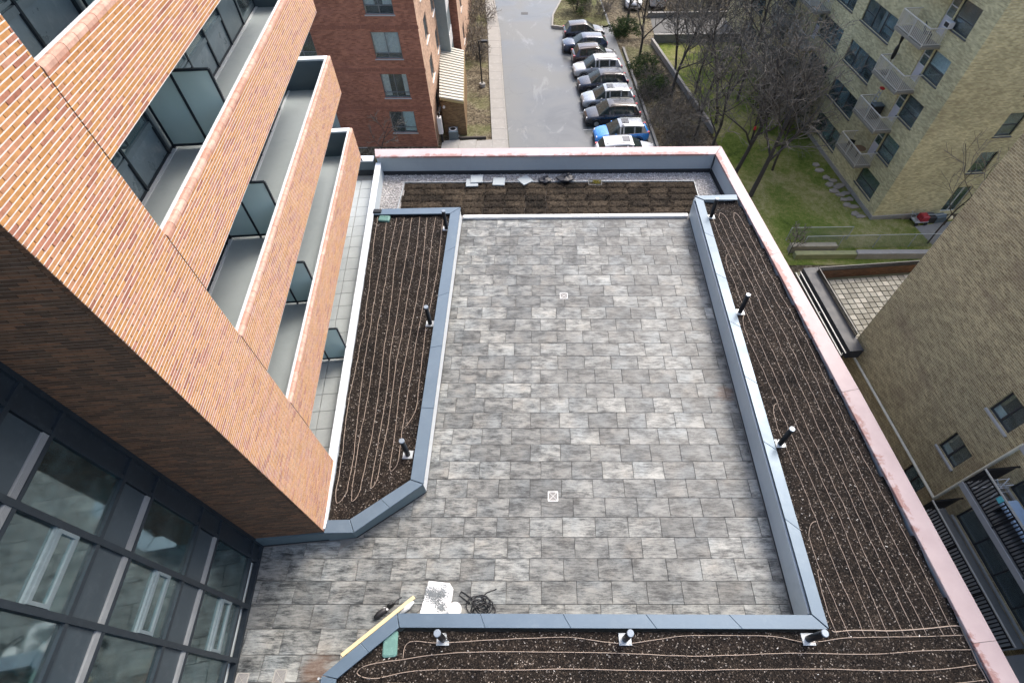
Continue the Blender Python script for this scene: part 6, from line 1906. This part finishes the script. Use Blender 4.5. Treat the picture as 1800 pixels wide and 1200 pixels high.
        w = MB(); w.chamfer_prism([(-h + 1.55, s*(hw + .02) - .10*0), (-h + 1.70, s*(hw + .02)), (-h + 1.70, s*(hw + .17)), (-h + 1.58, s*(hw + .17))][::s], belt + .02, belt + .16, .02); w.build('mirror', paint, root)
        for x in (-.02, .95):
            w = MB(); w.box(x, x + .18, s*hw*.985 - .02, s*hw*.985 + .02, belt - .15, belt - .12); w.build('door_handle', M_RIM, root)
        if rails:
            w = MB(); w.tube([(-h + 2.15, s*wr*.88, H + .00), (-h + 2.3, s*wr*.88, H + .06), (h - .8, s*wr*.88, H + .06), (h - .66, s*wr*.88, H)], .022, 6); w.build('roof_rail', M_BLKPL, root)
    w = MB(); w.box(-h - .012, -h + .03, -.42, .42, .42, .60); w.build('grille', M_BLKPL, root)
    w = MB(); w.box(-h + .02, h - .02, -hw * .9, hw * .9, .17, .30); w.build('underbody', M_BLKPL, root)
    w = MB(); w.box(h - .012, h + .012, -.26, .26, .66, .79); w.build('number_plate', M_WHITEP, root)
    if sunroof:
        w = MB(); w.box(-h + 2.22, -h + 2.80, -.34, .34, H + .0, H + .052); w.build('sunroof', M_CARGLASS if False else plain('tinted_sunroof', (0.03, 0.035, 0.04), .1, .0, coat=.6), root)
    # wipers
    w = MB()
    for s in (-.42, .12): w.bar((-h + 1.30, s, belt + .07), (-h + 1.62, s + .42, belt + .34), .02, .015)
    w.build('wiper', M_BLKPL, root)
    return root
PT = {k: m_paint(k + '_paint', c, f) for k, c, f in (('white', (.60, .61, .62), 0), ('blue', (.02, .22, .62), .1), ('black', (.012, .014, .022), .1), ('silver', (.30, .325, .35), .4), ('navy', (.016, .020, .038), .2), ('pearl', (.42, .42, .42), .2), ('maroon', (.030, .018, .022), .2), ('slate', (.045, .062, .10), .4), ('ink', (.012, .014, .024), .2))}
car('parked_car', 7.15, 37.85, 4.85, 1.94, 1.72, PT['white'], True, 'white estate car with black roof rails parked beside the bright blue car', rails=True, sunroof=True, ang=4)
car('parked_car', 7.02, 40.55, 4.55, 1.88, 1.66, PT['blue'], False, 'bright blue crossover with pale roof and sunroof', roofpaint=PT['silver'], rails=True, sunroof=True)
car('parked_car', 6.52, 43.55, 4.85, 1.95, 1.76, PT['black'], False, 'black sport utility car beside the bright blue car', rails=True)
car('parked_car', 6.35, 46.3, 4.75, 1.92, 1.70, PT['silver'], False, 'silver crossover with sunroof between two dark cars', sunroof=True)
car('parked_car', 6.12, 49.2, 4.70, 1.92, 1.70, PT['navy'], False, 'dark navy sport utility car between the silver and the pearl white car', rails=True)
car('parked_car', 5.80, 52.0, 4.70, 1.90, 1.76, PT['pearl'], False, 'pearl white sport utility car with three side windows', rails=True)
car('parked_car', 5.72, 54.6, 4.55, 1.88, 1.70, PT['maroon'], True, 'very dark maroon car parked tail outwards with red tail lights', rails=True)
car('parked_car', 4.88, 57.4, 4.60, 1.86, 1.48, PT['slate'], False, 'slate blue saloon car with pale bonnet', rear_tilt=.45)
car('parked_car', 4.95, 60.2, 4.40, 1.86, 1.62, PT['ink'], True, 'ink black hatchback beside the planted island', rear_tilt=.35)
# blue car's pale roof
car('parked_van', 11.3, 69.6, 5.0, 2.0, 1.9, PT['white'], False, 'white van parked behind the bare shrubs beyond the ramp', ang=86)
car('parked_van', 14.3, 69.8, 4.8, 1.95, 1.9, PT['white'], True, 'second white van parked further along beyond the ramp', ang=82)

# ---------------------------------------------------------------- bare trees, thickets, evergreens
def grow(mb, twig, p, d, L, r, lev, maxlev, rg, up=.18, sides=(7, 5, 4, 3, 3), kids=(5, 5, 4, 3)):
    seg = (7, 6, 4, 3, 2)[min(lev, 4)]; pts = [p.copy()]; rad = [r]; q = p.copy(); dd = d.normalized(); ds = [dd.copy()]
    for i in range(seg):
        j = .08 + .05 * lev
        dd = (dd + Vector((rg.gauss(0, j), rg.gauss(0, j), rg.gauss(0, j * .7) + up * (.35 if lev else .1)))).normalized()
        q = q + dd * (L / seg); pts.append(q.copy()); ds.append(dd.copy()); rad.append(max(.019 if lev < 3 else .0125, r * (1 - .72 * (i + 1) / seg)))
    (mb if lev < 2 else twig).tube(pts, rad, sides[min(lev, 4)], caps=False, rnd=0)
    if lev >= maxlev: return
    n = kids[min(lev, 3)]
    a0 = rg.uniform(0, 6.28)
    for k in range(n):
        t = lerp(.22 if lev else .28, .97, (k + rg.random() * .7) / n); f = min(t, .999) * seg; i = int(f)
        b = pts[i].lerp(pts[i + 1], f - i); br = lerp(rad[i], rad[i + 1], f - i)
        base = ds[i + 1]; an = a0 + k * 2.4 + rg.gauss(0, .4)
        u_ = base.orthogonal().normalized(); v_ = base.cross(u_)
        ax = u_ * math.cos(an) + v_ * math.sin(an)
        spread = rg.uniform(.75, 1.15)
        nd = (base * .8 + ax * spread + Vector((0, 0, .12))).normalized()
        grow(mb, twig, b, nd, L * rg.uniform(.42, .66) * (1.15 - .45 * t), br * .66, lev + 1, maxlev, rg, up, sides, kids)
def bare_tree(x, y, h, seed, lab, r=.16, lean=(0, 0), maxlev=4, kids=(10, 6, 4, 2), twig=None, name='bare_tree', grp='bare trees over the lawn', z=GZ):
    rg = random.Random(seed); a = MB(); b = MB()
    grow(a, b, Vector((0, 0, -.05)), Vector((lean[0], lean[1], 1)), h * .86, r, 0, maxlev, rg, kids=kids)
    root = empty(name, (x, y, z), 0, lab, 'tree', grp)
    a.build('trunk', M_BARK, root, smooth=True); b.build('crown', twig or M_TWIG, root)
T = [(16.3, 32.9, 11.0, 1, 'tall bare tree with a forked trunk close to the corner of the pink coping', .19, (.10, .05)),
     (15.7, 35.6, 10.5, 2, 'straight bare tree just behind the forked one near the pink coping corner', .17, (0, .03)),
     (12.5, 47.6, 9.5, 3, 'bare tree spreading wide at the edge of the lawn by the thin garden wall', .15, (.03, 0)),
     (14.9, 48.3, 9.0, 4, 'slender bare tree on the lawn beside the wide spreading one', .12, (0, 0)),
     (15.8, 43.2, 9.5, 5, 'bare tree with a slanted leader in the middle of the lawn', .14, (-.05, .03)),
     (10.2, 54.3, 9.5, 6, 'bare many-stemmed tree rising from the shrub bed behind the parked cars', .15, (-.02, 0)),
     (9.8, 62.0, 10.0, 7, 'bare upright tree beyond the parked cars near the planted island', .16, (.05, 0)),
     (18.6, 47.0, 9.0, 8, 'dense bare tree at the far side of the lawn before the buff block', .13, (0, 0)),
     (20.5, 51.5, 10.0, 9, 'tangled bare tree hiding the far balconies of the buff block', .14, (0, 0)),
     (19.8, 43.5, 8.5, 10, 'bare tree beside the dark conifer in front of the buff block', .13, (.05, 0)),
     (18.0, 56.0, 9.5, 11, 'bare tree in front of the dark retaining wall', .13, (0, 0)),
     (22.0, 57.5, 10.0, 12, 'bare tree where the retaining wall meets the buff block', .14, (0, 0)),
     (13.4, 40.6, 8.0, 14, 'bare tree over the shrub bed between the blue car and the lawn', .12, (.02, 0)),
     (13.9, 37.6, 8.5, 15, 'leaning bare tree near the far coping corner beside the white car', .13, (.12, .05)),
     (18.9, 36.2, 7.5, 16, 'bare tree over the grass in front of the lowest balconies', .10, (.05, 0)),
     (13.6, 52.0, 9.0, 17, 'bare tree by the thin garden wall near the retaining wall', .13, (0, 0)),
     (17.6, 39.0, 8.0, 13, 'low bare tree with pale twigs over the middle of the lawn', .11, (.1, 0))]
for x, y, h, s, lab, r, ln in T: bare_tree(x, y, h, s, lab, r, ln)
bare_tree(-12.9, 37.2, 4.4, 31, 'small bare tree against the foot of the dark red brick wall', .05, (.25, 0), 3, (5, 4, 4, 3), M_TWIGD)
bare_tree(27.5, 27.6, 9.4, 33, 'small bare tree at the side of the olive brown block', .06, (.05, 0), 3, (5, 4, 4, 3), M_TWIGD)
bare_tree(17.3, 26.4, 2.3, 34, 'bare spindly bush at the end of the chain link fence', .03, (.2, 0), 3, (7, 5, 4, 3), M_TWIGD)
def thicket(x, y, h, w_, seed, lab, n=26, m=None, grp='bare shrubs'):
    rg = random.Random(seed); a = MB(); b = MB()
    for k in range(n):
        an = rg.uniform(0, 6.28); rr_ = w_ * math.sqrt(rg.random()) * .55
        p = Vector((rr_ * math.cos(an), rr_ * math.sin(an), -.05)); d = Vector((math.cos(an) * .7 + rg.gauss(0, .3), math.sin(an) * .7 + rg.gauss(0, .3), 1.0))
        grow(a, b, p, d, h * rg.uniform(.5, .8), .022, 1, 3, rg, .08, sides=(4, 4, 3, 3, 3), kids=(4, 4, 3, 3))
    root = empty('bare_shrub', (x, y, GZ), 0, lab, 'shrub', grp)
    a.build('stems', m or M_TWIGD, root); b.build('twigs', m or M_TWIG, root)
TK = [(11.0, 42.5, 2.4, 2.2, 41, 'bare twiggy shrub beside the bright blue car'), (10.9, 46.6, 2.4, 2.0, 42, 'bare twiggy shrub behind the silver car'), (13.0, 44.2, 2.3, 2.2, 43, 'arching bare shrub by the thin garden wall'),
      (11.6, 38.6, 2.0, 2.0, 44, 'low bare shrub beside the white estate car'), (11.3, 50.0, 2.0, 1.6, 45, 'bare shrub behind the dark navy car'),
      (12.8, 40.5, 2.0, 1.8, 53, 'fine bare shrub between the forked tree and the white car'),
      (-6.6, 55.5, 2.2, 1.5, 46, 'bare shrub beside the white-topped condenser'), (-7.0, 59.5, 2.4, 1.7, 47, 'grey bare shrub along the sidewalk by the brick block'), (-6.9, 64.0, 2.8, 2.0, 48, 'tall bare shrub along the sidewalk further up the brick block'), (-7.5, 69.0, 2.8, 2.0, 49, 'purplish bare shrub by the far end of the brick block'),
      (6.5, 66.5, 2.6, 2.2, 50, 'brown bare shrub on the planted island'), (16.3, 67.2, 2.4, 1.8, 51, 'bare shrub screening the white vans'), (18.8, 68.0, 2.8, 2.4, 52, 'brown bare shrub beyond the ramp'), (21.5, 67.5, 3.0, 2.6, 54, 'brown bare shrub beyond the ramp by the buff block')]
for x, y, h, w_, s, lab in TK: thicket(x, y, h, w_, s, lab, 34, M_TWIGD if s % 2 else M_TWIG)
def evergreen(x, y, h, wx, wy, seed, lab, m, n=2600, cone=False, name='evergreen_shrub', cat='shrub'):
    rg = random.Random(seed); mb = MB(); tr_ = MB()
    cl = []
    for k in range(26):
        a = rg.uniform(0, 6.28); t = rg.random(); rr_ = math.sqrt(rg.random()) * (1 - .75 * t if cone else math.sqrt(max(0, 1 - (t - .35) ** 2 * 2)))
        cl.append((Vector((wx * rr_ * math.cos(a), wy * rr_ * math.sin(a), h * (.12 + .82 * t))), rg.uniform(.55, 1.0)))
    for k in range(n):
        c, tone = cl[rg.randrange(len(cl))]; s = min(wx, wy) * .30
        p = c + Vector((rg.gauss(0, s * .6), rg.gauss(0, s * .6), rg.gauss(0, s * .45)))
        if p.z < .02: p.z = rg.uniform(.03, .3)
        d = Vector((rg.gauss(0, 1), rg.gauss(0, 1), rg.gauss(0, .7))).normalized(); e = d.orthogonal().normalized()
        l, ww = rg.uniform(.07, .17), rg.uniform(.02, .05)
        up = min(1, max(0.02, tone * (.25 + .75 * p.z / h) * rg.uniform(.6, 1.1)))
        mb.face([p - d*l - e*ww*.4, p - e*ww, p + d*l, p + e*ww], rnd=rg.uniform(.03, 1) * tone)
    for k in range(7):
        c, _ = cl[k]; tr_.tube([(0, 0, -.03), (c.x * .5, c.y * .5, c.z * .55), tuple(c)], [.05, .03, .012], 5, caps=False)
    root = empty(name, (x, y, GZ), 0, lab, cat, 'evergreens')
    tr_.build('stems', M_BARK, root); mb.build('foliage', m, root)
evergreen(9.6, 60.6, 1.7, 1.9, 1.2, 61, 'bright green juniper behind the topmost parked cars', M_LEAF)
evergreen(10.5, 52.2, 1.6, 1.6, 1.3, 62, 'mossy green shrub under the many-stemmed tree', M_LEAF, 2200)
evergreen(10.9, 48.0, 1.5, 1.4, 1.2, 63, 'green shrub between bare twigs behind the navy car', M_LEAF, 1800)
evergreen(4.4, 66.5, 2.4, 1.5, 1.6, 64, 'green bush on the planted island', M_LEAF, 2600)
evergreen(21.6, 42.0, 5.4, 2.3, 2.3, 65, 'dark dense conifer against the buff brick block', M_LEAFD, 6500, True, 'conifer', 'tree')
evergreen(21.3, 46.6, 4.4, 2.0, 2.0, 66, 'second dark conifer hidden among bare trees by the buff block', M_LEAFD, 4500, True, 'conifer', 'tree')
#evergreen(-5.9, 51.6, .35, .7, 2.2, 67, 'low green weeds beside the lamp post', M_LEAF, 1200)
# small bright bits in the garden
fb = empty('bird_feeder', (17.2, 38.2, GZ), 0, 'small red bird feeder on a pole under the bare trees', 'bird feeder')
w = MB(); w.tube([(0, 0, 0), (0, 0, 2.3)], .02, 6); w.build('pole', M_BLACK, fb)
w = MB(); w.lathe([(.06, 2.3), (.11, 2.34), (.10, 2.52), (.02, 2.62)], 12); w.build('seed_holder', plain('red_enamel', (0.5, 0.03, 0.03), .4), fb)
cn = empty('garden_marker', (onz(810, 16, GZ).x, onz(810, 16, GZ).y, GZ), 0, 'small red marker flag among the grey shrubs by the brick block', 'flag')
w = MB(); w.tube([(0, 0, 0), (0, 0, 3.0)], .02, 6); w.build('stake', M_PLATE, cn)
w = MB(); w.box(-.20, .20, -.01, .01, 2.3, 3.0); w.build('flag', plain('red_cloth', (0.62, 0.06, 0.05), .8), cn)
sg = empty('white_board', (18.9, 55.0, GZ), R(-35), 'tilted white board standing on the lawn before the retaining wall', 'board')
w = MB(); w.bar((0, -.6, .35), (0, .6, .35), .04, .04); w.bar((-.05, -.6, .7), (-.05, .6, .7), .04, .04)
w.bar((0, 0, .25), (.0, 0, 1.25), 1.3, .04, up=Vector((1, 0, 0))); w.build('panel', M_WHITEP, sg)
for y_ in (-.5, .5):
    w = MB(); w.bar((0, y_, 0), (0, y_, .3), .05, .05); w.build('leg', M_PLATE, sg)
